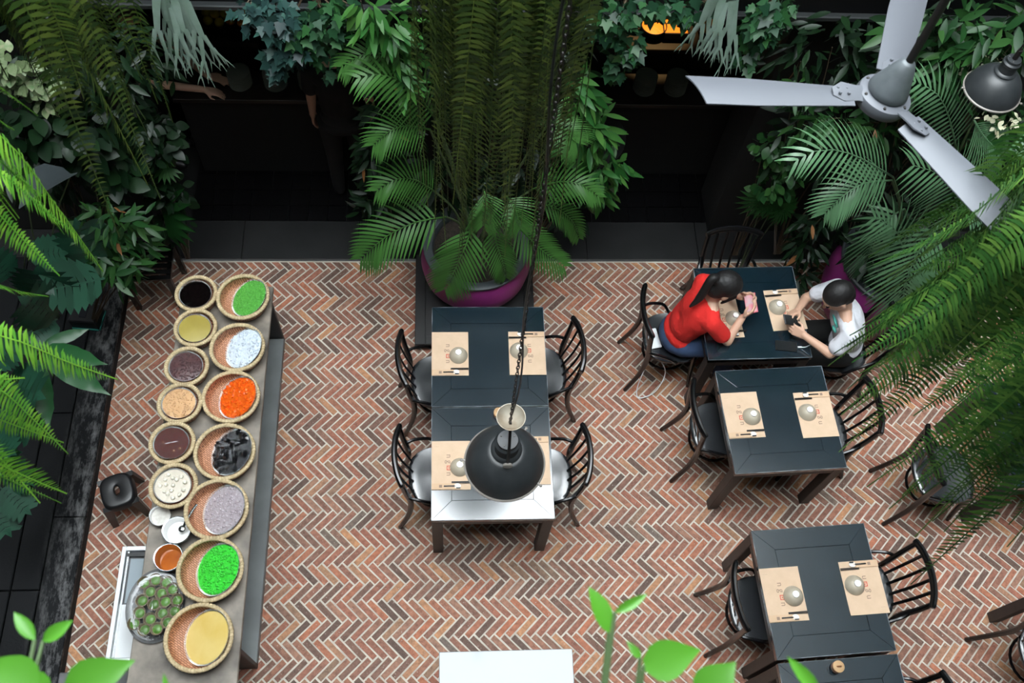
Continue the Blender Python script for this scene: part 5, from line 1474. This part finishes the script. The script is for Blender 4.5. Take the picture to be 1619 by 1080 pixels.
leafy('blossom_spray', 'spray of tiny cream blossoms dangling under the corner pendant lamp', 'blossom', [B(1585, 195, 3.6, .07, .10), B(1560, 182, 3.62, .06, .04)], ROUND, MATS['cream_petal'], .040, 32, 0, (3.25, 3.75, 1.4), .5, 23)

def single_leaves(name, label, cat, base, leaves, shape, mat, group=None, stem=M_STEM):
    """leaves: (foot, tip, half-width factor, normal hint) - each leaf by its own two ends"""
    t = thing(name, label, cat, base, 0, group)
    mb = MB()
    for a, b, k, nh in leaves:
        a, b = V(a), V(b); ax = b - a; M3 = basis(ax, V(nh)); L = ax.length
        o = obj('leaf', leaf_mesh(shape, mat), t)
        o.matrix_basis = Matrix.Translation(a - V(base)) @ M3.to_4x4() @ Matrix.Diagonal((L*k, L, L, 1))
        b0 = V(base); mb.tube([b0, b0.lerp(a, .5) + V((0, 0, .25*(a - b0).length*.4)), a], [.006, .005, .004], n=5, sub=4)
    mb.build('stem', stem, t, world=True)
    return t
def LP(spec, k=1.0, nh=(.2, -.5, 1)): return [(pd(a[0], a[1], a[2]), pd(b[0], b[1], b[2]), k, nh) for a, b in spec]
PG = 'split leaved plants over the ledge'
single_leaves('philodendron', 'dark split leaved plant beside the black box with teal edge', 'philodendron', (-2.95, 3.35, .10), LP([((165, 440, 3.2), (62, 462, 3.0)), ((150, 420, 3.3), (118, 345, 3.4)), ((95, 500, 3.0), (30, 470, 2.9)), ((90, 505, 3.0), (40, 545, 2.8)), ((80, 480, 3.1), (60, 420, 3.1)), ((40, 400, 3.2), (110, 400, 3.3)), ((20, 440, 3.1), (-30, 400, 3.1))], 1.1), LOBED, M_L_PHIL, PG)
single_leaves('philodendron', 'dark split leaved plant half way along the ledge', 'philodendron', (-3.1, 2.3, .10), LP([((10, 600, 2.5), (70, 630, 2.3)), ((0, 640, 2.4), (62, 690, 2.2)), ((-20, 580, 2.5), (30, 545, 2.6)), ((-10, 690, 2.2), (25, 720, 2.05))], 1.1), LOBED, M_L_PHIL, PG)
single_leaves('philodendron', 'dark split leaved plant farthest from the gallery along the ledge', 'philodendron', (-3.0, 1.75, .10), LP([((0, 760, 2.0), (52, 745, 2.0)), ((0, 770, 1.95), (50, 815, 1.8)), ((-20, 790, 1.9), (18, 850, 1.7)), ((-20, 720, 2.1), (35, 715, 2.1))], 1.1), LOBED, M_L_PHIL, PG)
NEST = strip_leaf([.02, .09, .12, .135, .14, .14, .13, .11, .075, .03, .003], fold=.25, droop=.12, wav=.035)
single_leaves('nest_fern', 'bird nest fern with wavy bright leaves reaching over the ledge', 'fern', (-2.98, 2.62, .12), LP([((70, 560, 2.62), (165, 622, 2.35)), ((75, 550, 2.65), (160, 575, 2.5)), ((70, 545, 2.7), (140, 520, 2.8)), ((60, 570, 2.6), (75, 680, 2.2)), ((55, 560, 2.6), (0, 520, 2.8)), ((60, 575, 2.6), (30, 660, 2.3))], 1.0), NEST, M_L_NEST)
EAR = strip_leaf([.20, .42, .44, .38, .28, .15, .01], fold=.35, droop=.25)
single_leaves('elephant_ear', 'great slate coloured leaf catching light under the bright fern', 'plant', (-2.85, 3.5, .10), LP([((112, 275, 3.35), (25, 306, 3.1)), ((40, 255, 3.5), (-20, 300, 3.3))], .85, (-.1, .35, 1)), EAR, M_L_EAR)
single_leaves('fan_palm', 'small fan palm leaf sticking out of the shrubs above the bench', 'palm', (-2.05, 4.0, .10), LP([((262, 262, 3.85), (240, 285, 3.78)), ((258, 232, 3.9), (285, 222, 3.88)), ((255, 330, 3.85), (285, 300, 3.8))], 1.0), FANP, M_L_MID)
single_leaves('fan_palm', 'small fan palm leaves at the gallery mouth beside the empty chair', 'palm', (2.3, 3.95, .05), LP([((1205, 315, 3.85), (1192, 350, 3.78)), ((1240, 330, 3.85), (1245, 355, 3.8)), ((1225, 322, 3.85), (1215, 352, 3.8))], 1.2), FANP, M_L_MID)
# antler ferns on the beam
def staghorn(label, px, py, y, seed, n=9):
    rr = random.Random(seed)
    c = pd(px, py, y)
    t = thing('staghorn_fern', label, 'fern', c, 0, 'antler ferns on the beam')
    MB().ball((0, .03, 0), (.11, .05, .08)).build('shield', M_L_STAG, t)
    def strip(mb, p, d, nr, w, L, depth):
        d = d.normalized(); vs, fs = [], []; m = 3; q = p.copy()
        for j in range(m + 1):
            s_ = d.cross(nr).normalized(); k = w*(1 - .12*j) if depth else w*(1 - j/m*.9)
            vs += [q + s_*k, q + nr*.004, q - s_*k]
            d = (d - UP*.10 + V((rr.uniform(-.05, .05), rr.uniform(-.05, .05), 0))).normalized(); q = q + d*(L/m) if j < m else q
        for j in range(m):
            a = 3*j; fs += [(a, a+1, a+4, a+3), (a+1, a+2, a+5, a+4)]
        mb.add(vs, fs)
        if depth:
            s_ = d.cross(nr).normalized()
            for sg in (-1, 1):
                strip(mb, q - d*.012 + s_*sg*w*.40, d + s_*sg*rr.uniform(.14, .32), nr, w*.60, L*rr.uniform(.55, .85), depth - 1)
    for i in range(n):
        a = -1.0 + 2.0*(i + .5)/n + rr.uniform(-.1, .1)
        mb = MB(); d = V((math.sin(a)*.30, -.15 + rr.uniform(-.15, .1), -1))
        nr = (V((rr.uniform(-.4, .4), -1, .25))).normalized()
        strip(mb, V((math.sin(a)*.09, -.02, rr.uniform(-.04, .04))), d, nr, .023, rr.uniform(.17, .25), 3 if i % 2 else 2)
        mb.build('frond', M_L_STAG, t, sharp=0)
staghorn('pale antler fern hanging over the dim gallery above the stretched hands', 272, -10, 3.85, 3, 8)
staghorn('pale antler fern hanging beside the tip of the long fan blade', 1145, -10, 3.85, 6, 6)

# ------------------------------------------------------------------ seedlings on the balcony rail, close to the eye
rail = thing('rail_planter', 'long dark planter trough on the balcony rail', 'planter', (.0, .03, 4.94))
MB().box((0, 0, .0), (3.0, .16, .02)).box((0, .075, .07), (3.0, .012, .14)).box((0, -.075, .07), (3.0, .012, .14)).box((1.494, 0, .07), (.012, .14, .14)).box((-1.494, 0, .07), (.012, .14, .14)).build('trough', M_CSIDE, rail, smooth=False)
MB().box((0, 0, .065), (2.96, .136, .11)).build('soil', M_SOIL, rail, smooth=False)
def seedling(label, leaves, k=1.3, shape=None, root=None):
    pts = [(pk(a[0], a[1], a[2] if len(a) > 2 else k), pk(b[0], b[1], b[2] if len(b) > 2 else k), w, nh) for a, b, w, nh in leaves]
    f = pts[0][0]; base = V((f.x - .02, .06, 5.06)) if root is None else V(root)
    t = thing('seedling', label, 'seedling', base, 0, 'seedlings on the balcony rail')
    mb = MB()
    for a, b, w, nh in pts:
        ax = b - a; M3 = basis(ax, V(nh)); L = ax.length
        o = obj('leaf', leaf_mesh(shape or HEART, M_L_SEED), t)
        o.matrix_basis = Matrix.Translation(a - base) @ M3.to_4x4() @ Matrix.Diagonal((L*w, L, L, 1))
        mb.tube([base, V((base.x + (a.x - base.x)*.35, base.y + (a.y - base.y)*.35, base.z + (a.z - base.z)*.55)), a], [.0042, .0036, .0026], n=7, sub=5)
    mb.build('stem', M_STEM, t, world=True)
SEEDL = strip_leaf([.03, .20, .27, .25, .16, .01], fold=.35, droop=.1)
SEEDB = strip_leaf([.10, .30, .36, .33, .24, .12, .01], fold=.14, droop=.18)
seedling('two leaved pale green seedling standing up before the bricks', [((962, 1000), (935, 928), .85, (.5, -.2, 1)), ((972, 968), (1024, 940), .55, (-.4, -.6, 1))], 1.25, SEEDL)
seedling('seedling with one broad bright leaf before the open bricks', [((1018, 1052), (1110, 1030), .95, (0, -.3, 1)), ((1012, 1040), (992, 1014), .6, (0, -.3, 1))], 1.25, SEEDB)
seedling('seedling with a pale broad leaf cut by the picture edge, below the lower table', [((1105, 1105), (1165, 1050), 1.15, (0, -.2, 1))], 1.2, SEEDB)
seedling('seedling with one small pointed leaf tip over the clay jar table', [((1296, 1100), (1248, 1040), .55, (0, -.3, 1))], 1.2, SEEDL)
seedling('two leaved seedling standing up before the ledge', [((55, 1012), (22, 968), .75, (.4, -.2, 1)), ((68, 1014), (112, 982), .80, (-.2, -.4, 1))], 1.3, SEEDL)
seedling('seedling with broad bright leaves filling the corner below the ledge', [((60, 1090), (-30, 1045), 1.0, (0, -.2, 1)), ((105, 1090), (205, 1048), .85, (0, -.3, 1)), ((80, 1100), (10, 1075), 1.1, (.1, -.3, 1))], 1.25, SEEDB)
seedling('seedling of which one green tip shows before the counter', [((268, 1100), (258, 1066), .5, (0, -.3, 1))], 1.25, SEEDL)
